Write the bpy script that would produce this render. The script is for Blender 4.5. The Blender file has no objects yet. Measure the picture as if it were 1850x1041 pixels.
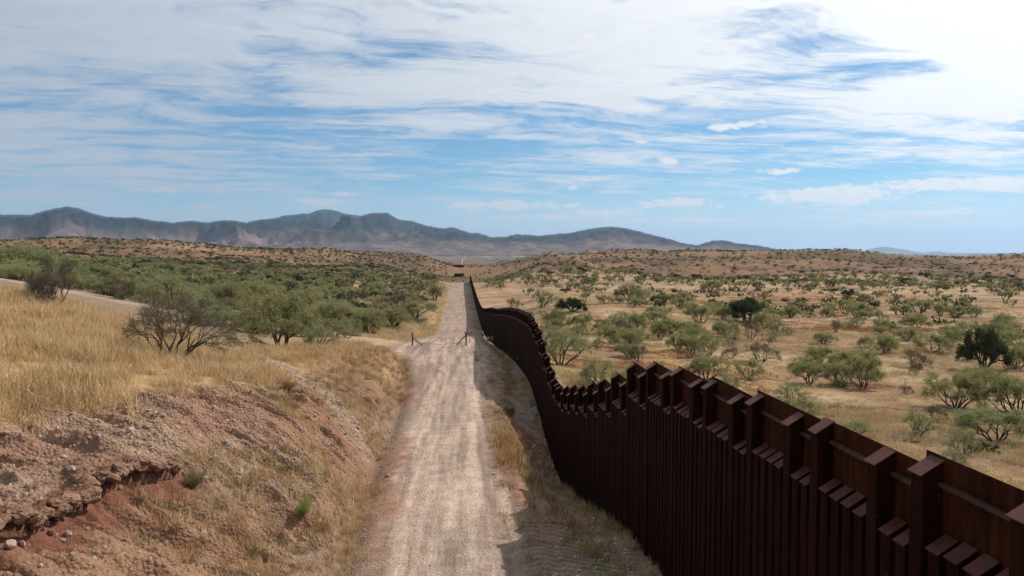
import bpy, math, random
import numpy as np
from mathutils import Vector, Matrix
random.seed(7)
RNG = np.random.default_rng(11)
scene = bpy.context.scene
COL = scene.collection
PI = math.pi
R = math.radians

# ------------------------------------------------------------------ camera
CZ = 30.0                      # eye height of the drone above the datum
FPX = 1336.0
YAW = math.atan((925 - 836) / FPX)
PITCH = math.atan((520.5 - 456) / FPX)
cam = bpy.data.cameras.new('camera'); cam_ob = bpy.data.objects.new('camera', cam); COL.objects.link(cam_ob)
cam.sensor_width = 36; cam.lens = 36 * FPX / 1850; cam.clip_start = 0.2; cam.clip_end = 200000
cam_ob.location = (0, 0, CZ); cam_ob.rotation_euler = (PI / 2 - PITCH, 0, -YAW)
scene.camera = cam_ob

# ------------------------------------------------------------------ sun
SUN_EL, SUN_AZ = R(44.5), R(62)            # azimuth measured from +Y towards +X
sdir = Vector((math.sin(SUN_AZ) * math.cos(SUN_EL), math.cos(SUN_AZ) * math.cos(SUN_EL), math.sin(SUN_EL)))
sl = bpy.data.lights.new('sun', 'SUN'); sl.energy = 4.9; sl.angle = R(0.55); sl.color = (1.0, 0.95, 0.86)
so = bpy.data.objects.new('sun', sl); COL.objects.link(so)
so.rotation_euler = (-sdir).to_track_quat('-Z', 'Y').to_euler()

# ------------------------------------------------------------------ view
scene.view_settings.view_transform = 'Standard'; scene.view_settings.look = 'None'
scene.view_settings.exposure = 0.0; scene.view_settings.gamma = 1.0
scene.view_settings.use_curve_mapping = False

# ------------------------------------------------------------------ node helper
class NT:
    def __init__(s, tree): s.t = tree; s.n = tree.nodes; s.l = tree.links
    def node(s, typ, **kw):
        nd = s.n.new(typ)
        for k, v in kw.items(): setattr(nd, k, v)
        return nd
    def put(s, sock, v):
        if v is None: return
        if isinstance(v, bpy.types.NodeSocket): s.l.new(v, sock)
        elif isinstance(v, (tuple, list)) and len(v) == 3 and sock.type == 'RGBA': sock.default_value = (*v, 1)
        else: sock.default_value = v
    def m(s, op, a, b=None, c=None, clamp=False):
        nd = s.node('ShaderNodeMath', operation=op); nd.use_clamp = clamp
        s.put(nd.inputs[0], a); s.put(nd.inputs[1], b)
        if c is not None: s.put(nd.inputs[2], c)
        return nd.outputs[0]
    def mix(s, f, a, b, blend='MIX'):
        nd = s.node('ShaderNodeMix', data_type='RGBA', blend_type=blend)
        s.put(nd.inputs[0], f); s.put(nd.inputs[6], a); s.put(nd.inputs[7], b)
        return nd.outputs[2]
    def vm(s, op, a, b=None):
        nd = s.node('ShaderNodeVectorMath', operation=op)
        s.put(nd.inputs[0], a)
        if b is not None: s.put(nd.inputs[1], b)
        return nd.outputs['Value'] if op in ('DOT_PRODUCT', 'LENGTH') else nd.outputs[0]
    def noise(s, v, scale, detail=4, rough=.55, dist=0.0):
        nd = s.node('ShaderNodeTexNoise'); s.put(nd.inputs['Vector'], v)
        nd.inputs['Scale'].default_value = scale; nd.inputs['Detail'].default_value = detail
        nd.inputs['Roughness'].default_value = rough; nd.inputs['Distortion'].default_value = dist
        return nd.outputs[0]
    def rng(s, v, a, b, c=0.0, d=1.0, smooth=True):
        nd = s.node('ShaderNodeMapRange'); nd.clamp = True
        if smooth: nd.interpolation_type = 'SMOOTHSTEP'
        s.put(nd.inputs[0], v)
        for i, q in enumerate((a, b, c, d)): s.put(nd.inputs[i + 1], q)
        return nd.outputs[0]
    def comb(s, x, y, z):
        nd = s.node('ShaderNodeCombineXYZ')
        for i, q in enumerate((x, y, z)): s.put(nd.inputs[i], q)
        return nd.outputs[0]

# ------------------------------------------------------------------ world
world = bpy.data.worlds.new('World'); scene.world = world; world.use_nodes = True
w = NT(world.node_tree); w.n.clear()
geo = w.node('ShaderNodeTexCoord').outputs['Generated']
sky = w.node('ShaderNodeTexSky', sky_type='NISHITA'); sky.sun_disc = False
sky.sun_elevation = SUN_EL; sky.sun_rotation = SUN_AZ; sky.altitude = 1300
sky.air_density = 1.0; sky.dust_density = 0.7; sky.ozone_density = 1.6
sep = w.node('ShaderNodeSeparateXYZ'); w.l.new(geo, sep.inputs[0])
dx_, dy_, dz_ = sep.outputs
zc = w.m('MAXIMUM', dz_, 0.0)
inv = w.m('DIVIDE', 1.0, w.m('ADD', zc, 0.07))
pxn, pyn = w.m('MULTIPLY', dx_, inv), w.m('MULTIPLY', dy_, inv)
azn = w.m('ARCTAN2', dx_, dy_)
# streaky cirrus sheet (a plane of cloud seen in perspective)
def blob(az, el, sa, se, tilt=0.0):
    a = w.m('DIVIDE', w.m('SUBTRACT', azn, R(az)), R(sa))
    e = w.m('DIVIDE', w.m('SUBTRACT', w.m('SUBTRACT', zc, math.sin(R(el))), w.m('MULTIPLY', w.m('SUBTRACT', azn, R(az)), tilt)), R(se))
    r2 = w.m('ADD', w.m('MULTIPLY', a, a), w.m('MULTIPLY', e, e))
    return w.m('EXPONENT', w.m('MULTIPLY', r2, -1.0))
cv = w.comb(w.m('ADD', w.m('MULTIPLY', pxn, 0.8), w.m('MULTIPLY', pyn, 0.20)), w.m('MULTIPLY', pyn, 1.0), 0.0)
warp = w.noise(cv, 0.9, 4, .55)
warp2 = w.noise(w.vm('ADD', cv, (7.3, 2.1, 4.0)), 1.1, 4, .55)
cv2 = w.vm('ADD', cv, w.comb(w.m('MULTIPLY', warp, .7), w.m('MULTIPLY', warp2, .7), 0.0))
n_big = w.noise(cv2, 1.15, 4, .55)
fib = w.comb(w.m('ADD', w.m('MULTIPLY', pxn, 0.7), w.m('MULTIPLY', warp, 1.5)), w.m('ADD', w.m('ADD', w.m('MULTIPLY', pyn, 2.5), w.m('MULTIPLY', pxn, -.45)), w.m('MULTIPLY', warp2, 1.9)), 3.0)
n_fib = w.noise(fib, 1.7, 12, .68, .3)
n_mot = w.noise(cv2, 4.2, 11, .68, .3)
dens = w.m('ADD', w.m('MULTIPLY', n_big, 0.55), w.m('MULTIPLY', n_fib, 0.85))
dens = w.m('ADD', dens, w.m('MULTIPLY', n_mot, 0.50))
bias = w.rng(zc, 0.06, 0.24, -0.075, 0.095, False)
for (a, e, sa, se, amt, tl) in [(-8, 8.2, 9, 1.1, -.10, 0), (7, 8.6, 6, 1.0, -.09, .05), (-3, 15.2, 6, 1.2, -.08, .05), (20, 9.8, 7, .8, -.10, .12),
                                (30, 12.2, 5, .9, -.16, 0), (26, 14.6, 3.5, .5, -.12, 0), (12, 3.8, 20, .9, -.06, 0), (-13, 10.0, 8, .7, -.09, 0),
                                (31, 5.5, 9, 1.8, -.06, 0), (-22, 16, 14, 3.0, .09, 0), (14, 15.5, 10, 3.0, .10, 0), (38, 17, 9, 7, .45, 0), (-31, 6, 13, 3.5, .16, 0),
                                (-17, 13.2, 2.5, .5, -.12, -.2), (-31, 13.4, 4, .5, -.12, -.1), (1, 12.3, 12, 1.2, .12, 0)]:
    bias = w.m('ADD', bias, w.m('MULTIPLY', blob(a, e, sa, se, tl), amt))
dens = w.m('ADD', dens, bias)
cirrus = w.rng(dens, 0.80, 1.13, 0.03, 0.97)
# small cumulus low over the mountains
pv = w.comb(w.m('MULTIPLY', azn, 1.0), w.m('MULTIPLY', zc, 2.2), 0.0)
n_c = w.noise(pv, 11.0, 4, .55, .4)
n_c2 = w.noise(pv, 48.0, 8, .68, .5)
cb = None
for (a, e, sa, se, amt) in [(15.6, 6.85, 1.0, .42, .50), (23.2, 5.8, 2.2, .34, .44), (27, 4.0, 5.0, .8, .56), (35, 4.5, 6, .5, .54), (16.3, 3.7, 3.4, .5, .50),
                            (3.5, 3.6, 6.0, .55, .47), (10, 3.0, 5, .4, .44), (8.5, 4.9, .5, .25, .42), (-10.5, 3.75, 2.6, .4, .38), (-9, 4.4, 1.4, .3, .36), (-22, 4.3, 2.6, .3, .34), (-19, 3.35, 1.1, .22, .40),
                            (-26, 3.3, 1.1, .22, .38), (20.5, 9.2, 2.4, .4, .42), (9.6, 15.9, .9, .35, .42), (33, 2.6, 4, .35, .42), (6.5, 2.7, 6, .35, .42), (13.5, 8.3, 1.2, .25, .4), (14, 2.4, 9, .3, .36), (-14, 2.5, 9, .3, .30)]:
    b_ = w.m('MULTIPLY', blob(a, e, sa, se), amt)
    cb = b_ if cb is None else w.m('MAXIMUM', cb, b_)
pd_ = w.m('ADD', cb, w.m('ADD', w.m('MULTIPLY', n_c, .45), w.m('MULTIPLY', n_c2, 1.0)))
puff = w.rng(pd_, 0.91, 1.12, 0.0, 0.95)
veil = w.rng(zc, 0.0, 0.105, 0.97, 0.0)
veil = w.m('MULTIPLY', veil, w.rng(n_c, .3, .7, .6, 1.0))
sunv = w.vm('DOT_PRODUCT', geo, tuple(sdir))
glow = w.m('POWER', w.rng(sunv, 0.15, 0.84, 0.0, 1.0, False), 1.35)
c_cir = w.mix(glow, (5.9, 6.6, 7.5), (14.0, 13.9, 13.7))
c_cir = w.mix(w.m('MULTIPLY', w.rng(n_mot, .40, .66, 0.0, .26), w.m('SUBTRACT', 1.0, glow)), c_cir, (4.3, 4.9, 5.9))
c_puf = w.mix(glow, (6.6, 6.9, 7.4), (13.6, 13.4, 13.1))
c_puf = w.mix(w.rng(pd_, 1.22, 1.4, 0.0, .25), c_puf, (7.0, 7.4, 8.0))
skyc = w.mix(1.0, sky.outputs[0], (0.56, 1.02, 1.22), 'MULTIPLY')
out = w.mix(veil, skyc, w.mix(glow, (6.8, 8.2, 9.0), (12.2, 13.0, 13.2)))
out = w.mix(cirrus, out, c_cir)
out = w.mix(puff, out, c_puf)
bg = w.node('ShaderNodeBackground'); bg.inputs[1].default_value = 0.085
w.l.new(out, bg.inputs[0]); wo = w.node('ShaderNodeOutputWorld'); w.l.new(bg.outputs[0], wo.inputs[0])

# ------------------------------------------------------------------ pixel helper: photo pixel + distance along the fence line -> world
cp, sp, cyw, syw = math.cos(PITCH), math.sin(PITCH), math.cos(YAW), math.sin(YAW)
def raydir(px, py):
    a = (px - 925) / FPX; b = (520.5 - py) / FPX
    f = cp + b * sp; u = -sp + b * cp
    return np.array([f * syw + a * cyw, f * cyw - a * syw, u])
def at(px, py, Y):
    d = raydir(px, py); return (d[0] / d[1] * Y, Y, CZ + d[2] / d[1] * Y)
def project(X, Y, Z):
    Z = Z - CZ
    fw = X * syw + Y * cyw; rt = X * cyw - Y * syw
    dep = fw * cp - Z * sp; up = fw * sp + Z * cp
    return 925 + FPX * rt / dep, 520.5 - FPX * up / dep, dep

# ------------------------------------------------------------------ numpy noise
def _h(ix, iy, seed):
    n = (ix.astype(np.int64) * 374761393 + iy.astype(np.int64) * 668265263 + seed * 2147483647) & 0xFFFFFFFF
    n = ((n ^ (n >> 13)) * 1274126177) & 0xFFFFFFFF
    return ((n ^ (n >> 16)) & 0xFFFF) / 65535.0
def vn(x, y, seed=0):
    xi, yi = np.floor(x), np.floor(y); fx, fy = x - xi, y - yi
    fx = fx * fx * (3 - 2 * fx); fy = fy * fy * (3 - 2 * fy)
    a, b = _h(xi, yi, seed), _h(xi + 1, yi, seed); c, d = _h(xi, yi + 1, seed), _h(xi + 1, yi + 1, seed)
    return (a + (b - a) * fx) * (1 - fy) + (c + (d - c) * fx) * fy
def fbm(x, y, oct=4, seed=0, rough=.5):
    s = 0; a = 1; t = 0
    for o in range(oct):
        s = s + a * vn(x, y, seed + o * 17); t += a; a *= rough
        x, y = x * 2.03 + 11.3, y * 2.03 - 7.1
    return s / t
def ss(a, b, x):
    t = np.clip((x - a) / (b - a), 0, 1); return t * t * (3 - 2 * t)

# ------------------------------------------------------------------ fence line and road profiles (height along the line)
XF = 5.2; FH = 5.2
fb = [(1196, 1033), (1165, 994), (1134, 960), (1092, 931), (1054, 906), (1023, 881), (1007, 859), (992, 806), (979.5, 760), (970, 722), (956, 685), (934, 655), (905, 633), (879, 611), (870, 592), (862, 563)]
fY, fZ = [], []
for x, y in fb:
    d = raydir(x, y); Y = XF / (d[0] / d[1]); fY.append(Y); fZ.append(CZ + d[2] / d[1] * Y)
fY = [-400, 0, 8, 14] + fY + [430, 500, 560, 640, 760, 930]
fZ = [CZ - 9, CZ - 7.7, CZ - 7.75, CZ - 7.9] + fZ + [CZ - 21.5, CZ - 20.3, CZ - 25, CZ - 31, CZ - 33, CZ - 33]
rY = [-400, 0, 18, 25, 30, 35, 40, 45, 50, 58, 70, 80, 92, 100, 115, 130, 160, 204, 267, 430, 500, 560, 640, 760, 930]
rZ = [-9, -7.9, -8.1, -8.4, -8.7, -9.0, -9.3, -9.5, -9.65, -9.9, -10.25, -10.65, -11.2, -11.8, -13.1, -14.7, -17.8, -20.2, -21.0, -21.5, -19.9, -25, -31, -33, -32.6]
rZ = [CZ + q for q in rZ]
def smooth_interp(Y, ys, zs):
    acc = 0
    for o in (-.5, 0, .5):
        acc = acc + np.interp(Y + o * np.clip(np.abs(Y) * .12, 1, 20), ys, zs)
    return acc / 3
fence_z = lambda Y: smooth_interp(np.asarray(Y, float), fY, fZ)
road_z = lambda Y: smooth_interp(np.asarray(Y, float), rY, rZ)

# ------------------------------------------------------------------ terrain control points
ctl = []
def c(px, py, Y): ctl.append(at(px, py, Y))
for q in [  # left bank, hill spur and valley
    (600, 1035, 18), (450, 1035, 17), (300, 1035, 15.5), (150, 1035, 14.2), (0, 1035, 13), (450, 960, 20), (250, 930, 18), (0, 975, 14.7), (100, 920, 16.6), (200, 865, 18.6),
    (150, 780, 22), (0, 850, 18.3), (0, 755, 22), (150, 735, 24.5), (300, 705, 28), (430, 690, 32), (400, 800, 24.5), (300, 770, 23.5), (500, 760, 28), (550, 850, 25), (600, 950, 21.5), (650, 850, 28.5),
    (620, 740, 34), (700, 690, 46), (650, 650, 54), (720, 645, 62), (600, 625, 62), (509, 630, 60), (450, 641, 50), (519, 669, 44), (602, 725, 36.5), (560, 700, 38),
    (200, 650, 32), (0, 650, 27), (0, 580, 38), (0, 530, 50), (150, 580, 44), (310, 650, 38), (430, 645, 43), (97, 556, 49), (240, 598, 46),
    (240, 575, 66), (100, 545, 66), (240, 549, 76), (120, 524, 78), (0, 501, 82), (400, 579, 80), (380, 604, 66), (560, 603, 86), (640, 611, 88),
    (0, 505, 100), (214, 540, 95), (400, 562, 110), (620, 600, 108), (700, 598, 120), (600, 580, 140), (740, 585, 150), (0, 490, 150), (200, 512, 150), (400, 545, 150),
    (0, 480, 210), (200, 498, 210), (400, 525, 210), (600, 552, 210), (760, 562, 215), (760, 525, 360), (600, 520, 360), (400, 503, 360), (200, 485, 360), (0, 470, 360), (770, 503, 520),
    (600, 498, 520), (400, 486, 520), (200, 474, 520), (0, 464, 520), (600, 480, 720), (400, 470, 700), (200, 461, 700), (0, 455, 700), (760, 486, 800), (700, 476, 850),
    (0, 438, 950), (60, 437, 950), (130, 430, 930), (180, 432, 930), (240, 441, 960), (285, 434, 900), (350, 441, 950), (450, 450, 1000), (550, 452, 1050), (600, 453, 1050), (700, 459, 1100), (770, 466, 1150),
    (822, 502, 930), (840, 502, 930), (790, 500, 900), (828, 485, 1158), (835, 477, 1500), (800, 488, 1000), (870, 487, 1000),
    # right plain and hills
    (1850, 905, 36), (1600, 860, 38), (1850, 790, 52), (1560, 700, 76), (1300, 705, 72), (1776, 672, 88), (1100, 655, 92), (1350, 605, 130), (1000, 605, 135), (1850, 605, 130), (1000, 562, 200), (1400, 552, 215), (1850, 555, 210),
    (1000, 532, 300), (1400, 521, 340), (1850, 531, 300), (930, 508, 470), (1180, 506, 480), (1400, 505, 480), (1600, 508, 480), (1850, 516, 430), (900, 498, 560),
    (1180, 496, 600), (1400, 497, 600), (1600, 499, 600), (1850, 503, 560), (1400, 478, 730), (1600, 482, 720), (1850, 484, 700), (1200, 480, 760), (1100, 480, 700),
    (980, 467, 740), (1030, 470, 690), (1070, 484, 640), (920, 480, 800), (1330, 455, 960), (1400, 453, 950), (1460, 452, 940), (1530, 451, 900), (1580, 457, 920), (1640, 464, 950), (1700, 468, 980), (1760, 467, 980), (1850, 459, 920),
    (1240, 454, 1000), (1180, 456, 1000), (1100, 458, 1000), (1050, 459, 1000), (990, 463, 1050), (930, 472, 1100),
]: c(*q)
for Y in (3, 8, 14, 20, 26, 32, 40, 48, 60, 75, 90): ctl.append((-4.0, Y, float(road_z(Y)) + .05))
for Y in (110, 135, 165, 210, 280, 380, 480): ctl.append((-11.0, Y, float(road_z(Y)) + .1))
for Y in (-20, 3, 10, 20, 30, 40, 50, 62, 80, 110, 160, 220, 300, 420, 500): ctl.append((7.0 + Y * .01, Y, float(fence_z(Y)) - .1))
for X, Y, z in [(14, 8, -9), (25, 12, -10), (14, 25, -10.5), (30, 22, -11.5), (20, 45, -12.8), (60, 30, -12.5), (-10, 5, -5.5), (-14, 12, -4.5), (-20, 14, -3.6), (-30, 22, -2.8), (-50, 20, -1.5)]: ctl.append((X, Y, CZ + z))
for azd in (-75, -120, 180, 120, 75):
    for r, zl, zr in ((4, -8, -8), (12, -5, -9), (30, -2, -12), (100, -2, -14), (300, -3, -16), (900, 2, -8), (1500, -20, -20)):
        z = zl if azd < 0 else zr
        if azd == 180: z = -8
        ctl.append((r * math.sin(R(azd)), r * math.cos(R(azd)), CZ + z))
for azd in (-60, -30, -15, 0, 15, 30, 60, 120, 180, -120):
    for r, z in ((1750, -36), (2600, -36), (5000, -38), (10000, -40), (20000, -60), (70000, -420)):
        ctl.append((r * math.sin(R(azd)), r * math.cos(R(azd)), CZ + z))
ctl = np.array(ctl)
def uv(X, Y):
    r = np.hypot(X, Y); return np.arctan2(X, Y) * 2.2, np.log(np.maximum(r, 2.0)) * 1.3
cu, cvv = uv(ctl[:, 0], ctl[:, 1])
def kern(d2): return np.sqrt(d2 + 0.004)
K = kern((cu[:, None] - cu) ** 2 + (cvv[:, None] - cvv) ** 2) - np.eye(len(cu)) * 0.004
A = np.block([[K, np.ones((len(cu), 1))], [np.ones((1, len(cu))), np.zeros((1, 1))]])
rr = np.hypot(ctl[:, 0], ctl[:, 1]); q_ = (ctl[:, 2] - CZ) / (rr + 25)
coef = np.linalg.solve(A, np.append(q_, 0))
def base_h(X, Y):
    X = np.asarray(X, float); Y = np.asarray(Y, float); shp = X.shape; X = X.ravel(); Y = Y.ravel()
    o = np.empty(len(X)); u, v = uv(X, Y)
    for i in range(0, len(X), 40000):
        s = slice(i, i + 40000)
        o[s] = kern((u[s, None] - cu) ** 2 + (v[s, None] - cvv) ** 2) @ coef[:-1] + coef[-1]
    return (o * (np.hypot(X, Y) + 25) + CZ).reshape(shp)

def seg_dist(X, Y, pts):
    d = np.full(X.shape, 1e9)
    for (x0, y0), (x1, y1) in zip(pts[:-1], pts[1:]):
        L2 = (x1 - x0) ** 2 + (y1 - y0) ** 2
        t = np.clip(((X - x0) * (x1 - x0) + (Y - y0) * (y1 - y0)) / L2, 0, 1)
        d = np.minimum(d, np.hypot(X - x0 - t * (x1 - x0), Y - y0 - t * (y1 - y0)))
    return d
side_road = [at(*q)[:2] for q in [(-250, 475, 84), (0, 500, 82), (120, 523, 78), (240, 548, 76), (400, 578, 80), (560, 604, 86), (690, 615, 88), (770, 620, 86)]]
trail = [at(*q)[:2] for q in [(375, 603, 68), (415, 628, 56), (450, 641, 50), (519, 669, 44), (560, 700, 39.5), (602, 728, 36.5), (640, 760, 33)]]
rim = [at(*q)[:2] for q in [(-200, 770, 19), (0, 748, 22), (150, 735, 24.5), (300, 705, 28), (430, 690, 32), (520, 676, 40), (640, 625, 60), (720, 625, 72)]]
rimx = np.array(rim)
def left_edge(Y): return np.interp(Y, [0, 20, 30, 45, 60, 75, 84, 96, 120, 200, 300, 500], [-2.1, -2.1, -2.45, -2.8, -3.4, -5.0, -8.0, -6.2, -5.6, -6.2, -7.0, -8.0])
def scarp_x(Y): return np.interp(Y, [10, 13, 15.8, 17.6, 19.5, 21.5, 24], [-9.6, -9.3, -9.3, -9.1, -8.75, -8.2, -7.9]) + (vn(Y * 1.7, Y * 0 + 3, 5) - .5) * .7 + (vn(Y * 4.1, Y * 0 + 9, 6) - .5) * .12
def scarp_amp(Y): return ss(10, 12, Y) * (1 - ss(20.0, 22.6, Y))

def terrain(X, Y, fine=True):
    X = np.asarray(X, float); Y = np.asarray(Y, float)
    r = np.hypot(X, Y)
    h = base_h(X, Y)
    le = left_edge(Y)
    bank = ss(-1.2, -2.6, X - le) * (1 - ss(100, 120, Y))         # everything left of the ditch
    nat = np.maximum(bank, ss(8, 16, X)); nat = np.maximum(nat, ss(90, 130, Y) * ss(-2, -9, X - le))
    nat = np.maximum(nat, ss(800, 950, Y))
    # natural roughness growing with distance
    far = ss(350, 800, r) * (1 - ss(1700, 3000, r))
    rough = (fbm(X / 9, Y / 9, 4, 3) - .5) * .55 + (fbm(X / 45, Y / 45, 3, 8) - .5) * 1.2 * ss(60, 200, r)
    h = h + rough * nat
    rid = 1 - np.abs(fbm(X / 130, Y / 130, 5, 21, .55) * 2 - 1)
    rid2 = 1 - np.abs(fbm(X / 55 + fbm(X / 90, Y / 90, 2, 24), Y / 260, 5, 23, .55) * 2 - 1)
    h = h + far * (((rid - .75) * 13) + (rid2 - .75) * 16 * ss(30, 120, X)) * (1 - .9 * ss(700, 900, Y) * (1 - ss(1000, 1100, Y))) * ss(20, 70, np.abs(X - 0))
    h = h + ss(1800, 3500, r) * (fbm(X / 700, Y / 900, 5, 41) - .5) * (26 + 40 * ss(6000, 12000, r)) * ss(60000, 30000, r)
    # bank details
    if fine:
        bz = bank * (1 - ss(34, 60, r))
        # which side of the rim: below = bare eroded face
        bl = below_rim(X, Y)
        ripn = 1 - np.abs(fbm(Y / .8 + X * .25 + fbm(X / 2, Y / 2, 2, 71) * 1.4, X / 3.5, 3, 33) * 2 - 1)
        nearsc = 1 - .9 * scarp_amp(Y) * np.exp(-((scarp_x(Y) - X) / .3) ** 2)
        h = h + bz * bl * (.5 - ripn) * .8 * nearsc
        h = h + bz * bl * ((fbm(X * 2.6, Y * 2.6, 4, 50, .6) - .5) * .30 * nearsc)
        h = h + bz * (1 - bl) * (fbm(X * 1.2, Y * 1.2, 3, 51) - .5) * .2
        s = scarp_x(Y) - X; am = scarp_amp(Y) * (r < 60)
        h = h + am * np.where(s > 0, .30 * np.exp(-np.maximum(s, 0) / 1.6), -.30 * np.exp(np.minimum(s, 0) / 1.5))
    # corridor: road, shoulder, fence foot
    zr, zf = road_z(Y), fence_z(Y)
    t = ss(1.9, 4.9, X)
    ditch = -.32 * np.exp(-((X - le + 1.25) / .5) ** 2) * (1 - ss(70, 84, Y)) * (Y > 2)
    cz_ = zr * (1 - t) + zf * t + ditch + (.08 * np.exp(-((X - 2.0) / .35) ** 2)) * (1 - ss(60, 80, Y))
    crown = -.05 * ((X - le * .5 - .9) / 3) ** 2
    ruts = 0
    if fine:
        rutn = (vn(Y / 7, Y * 0, 90) - .5) * .35
        for rx in (-1.75, -.25, 1.1): ruts = ruts - .03 * np.exp(-((X - rx - rutn) / .2) ** 2)
        ruts = ruts + (fbm(X * 2.2, Y * .45, 3, 91) - .5) * .045
        trk = tracks(X, Y)
        ruts = ruts + trk * .085 * np.sin(cleat(X, Y))
        ruts = ruts + ss(2.0, 2.8, X) * (fbm(X * 1.3, Y * 1.3, 3, 96) - .5) * .28 * (1 - trk * .6)
    cz_ = cz_ + crown * (X < 2.5) + ruts
    wl = np.where(Y < 96, ss(-2.6, -1.3, X - le), ss(0, 1, (X - le + 5.0 + np.maximum(Y - 500, 0) * .35) / (4.2 + np.maximum(Y - 500, 0) * .35)))
    wr = 1 - ss(0, 1, (X - 6.0) / (9.0 + np.maximum(Y - 480, 0) * .4))
    wf = 1 - ss(780, 900, Y)
    wgt = wl * wr * wf
    return h * (1 - wgt) + cz_ * wgt
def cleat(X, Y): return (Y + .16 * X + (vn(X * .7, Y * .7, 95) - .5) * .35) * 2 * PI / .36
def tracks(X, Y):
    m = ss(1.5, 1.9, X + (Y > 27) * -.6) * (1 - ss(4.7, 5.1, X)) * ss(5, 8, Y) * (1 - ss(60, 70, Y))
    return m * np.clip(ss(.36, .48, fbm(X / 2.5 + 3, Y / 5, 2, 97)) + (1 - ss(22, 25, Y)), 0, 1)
def below_rim(X, Y):
    # rim is read as a curve X_rim(Y); points right of it lie on the bare face
    xr = np.interp(Y, rimx[:, 1], rimx[:, 0]) + (fbm(X * .6, Y * .6, 3, 61) - .5) * 2.6
    return ss(-.5, .5, X - xr)

# ------------------------------------------------------------------ mesh from grids
def grid_mesh(name, X, Y, Z, cols=None, wrap=False, extra=None):
    nr, nc = X.shape
    me = bpy.data.meshes.new(name)
    co = np.stack([X, Y, Z], -1).reshape(-1, 3).astype(np.float32)
    i = np.arange(nr - 1)[:, None] * nc; j = np.arange(nc if wrap else nc - 1)[None]; jn = (j + 1) % nc
    f = np.stack([i + j, i + jn, i + nc + jn, i + nc + j], -1).reshape(-1, 4)
    me.vertices.add(len(co)); me.vertices.foreach_set('co', co.ravel())
    me.loops.add(f.size); me.loops.foreach_set('vertex_index', f.ravel().astype(np.int32))
    me.polygons.add(len(f)); me.polygons.foreach_set('loop_start', (np.arange(len(f)) * 4).astype(np.int32))
    me.polygons.foreach_set('use_smooth', np.ones(len(f), bool))
    if cols is not None:
        a = me.color_attributes.new('tint', 'FLOAT_COLOR', 'POINT')
        a.data.foreach_set('color', np.concatenate([cols.reshape(-1, 3), np.ones((len(co), 1))], 1).astype(np.float32).ravel())
    for k, v in (extra or {}).items():
        a = me.attributes.new(k, 'FLOAT', 'POINT'); a.data.foreach_set('value', v.ravel().astype(np.float32))
    me.update(calc_edges=True); me.validate()
    return me
def link(name, me, mats, parent=None, **props):
    o = bpy.data.objects.new(name, me); COL.objects.link(o)
    for m_ in (mats if isinstance(mats, (list, tuple)) else [mats]):
        if m_ and len(me.materials) < (len(mats) if isinstance(mats, (list, tuple)) else 1): me.materials.append(m_)
    if parent: o.parent = parent
    for k, v in props.items(): o[k] = v
    return o

# ------------------------------------------------------------------ materials
def principled(name, col, rough=.9, spec=.2):
    m_ = bpy.data.materials.new(name); m_.use_nodes = True
    nt = NT(m_.node_tree); b = m_.node_tree.nodes['Principled BSDF']
    b.inputs['Roughness'].default_value = rough; b.inputs['Specular IOR Level'].default_value = spec
    if col is not None: b.inputs['Base Color'].default_value = (*col, 1)
    return m_, nt, b

def ground_mat():
    m_, n, b = principled('dry_ground', None, .95, .08)
    tint = n.node('ShaderNodeAttribute', attribute_name='tint').outputs['Color']
    peb = n.node('ShaderNodeAttribute', attribute_name='stony').outputs['Fac']
    P = n.node('ShaderNodeNewGeometry').outputs['Position']
    f1 = n.noise(P, 14.0, 6, .7); f2 = n.noise(P, 1.7, 5, .65); f3 = n.noise(P, .09, 4, .6)
    vo = n.node('ShaderNodeTexVoronoi', feature='F1'); n.put(vo.inputs['Vector'], P); vo.inputs['Scale'].default_value = 10; vo.inputs['Randomness'].default_value = 1
    vo2 = n.node('ShaderNodeTexVoronoi', feature='F1'); n.put(vo2.inputs['Vector'], P); vo2.inputs['Scale'].default_value = 22
    rd = n.node('ShaderNodeAttribute', attribute_name='road').outputs['Fac']
    f4 = n.noise(n.vm('MULTIPLY', P, (3.5, .22, 1)), 1.0, 6, .7)
    v = n.m('MULTIPLY', n.rng(f1, .25, .75, .72, 1.28), n.rng(f2, .25, .75, .78, 1.22))
    v = n.m('MULTIPLY', v, n.rng(f3, .3, .7, .9, 1.1))
    v = n.m('MULTIPLY', v, n.m('ADD', 1.0, n.m('MULTIPLY', rd, n.rng(f4, .32, .68, -.2, .2))))
    v = n.m('MULTIPLY', v, .93)
    c1 = n.mix(1.0, tint, n.comb(v, v, v), 'MULTIPLY')
    stone = n.mix(n.rng(vo.outputs['Color'], 0, 1, 0, 1), (.15, .09, .06), (.38, .28, .21))
    sf = n.m('MULTIPLY', peb, n.rng(vo.outputs['Distance'], .28, .5, .62, 0.0))
    c2 = n.mix(sf, c1, n.mix(.5, tint, stone))
    n.put(b.inputs['Base Color'], c2)
    rk = n.m('SUBTRACT', 1.0, n.m('MULTIPLY', rd, .65))
    hgt = n.m('MULTIPLY', n.m('ADD', n.m('MULTIPLY', f1, .05), n.m('MULTIPLY', f2, .10)), rk)
    hgt = n.m('ADD', hgt, n.m('MULTIPLY', n.m('MULTIPLY', vo.outputs['Distance'], peb), -.10))
    hgt = n.m('ADD', hgt, n.m('MULTIPLY', n.m('MULTIPLY', vo2.outputs['Distance'], -.02), rk))
    bp = n.node('ShaderNodeBump'); bp.inputs['Strength'].default_value = .9; bp.inputs['Distance'].default_value = 1.0
    n.put(bp.inputs['Height'], hgt); n.put(b.inputs['Normal'], bp.outputs[0])
    return m_
M_GROUND = ground_mat()

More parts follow.
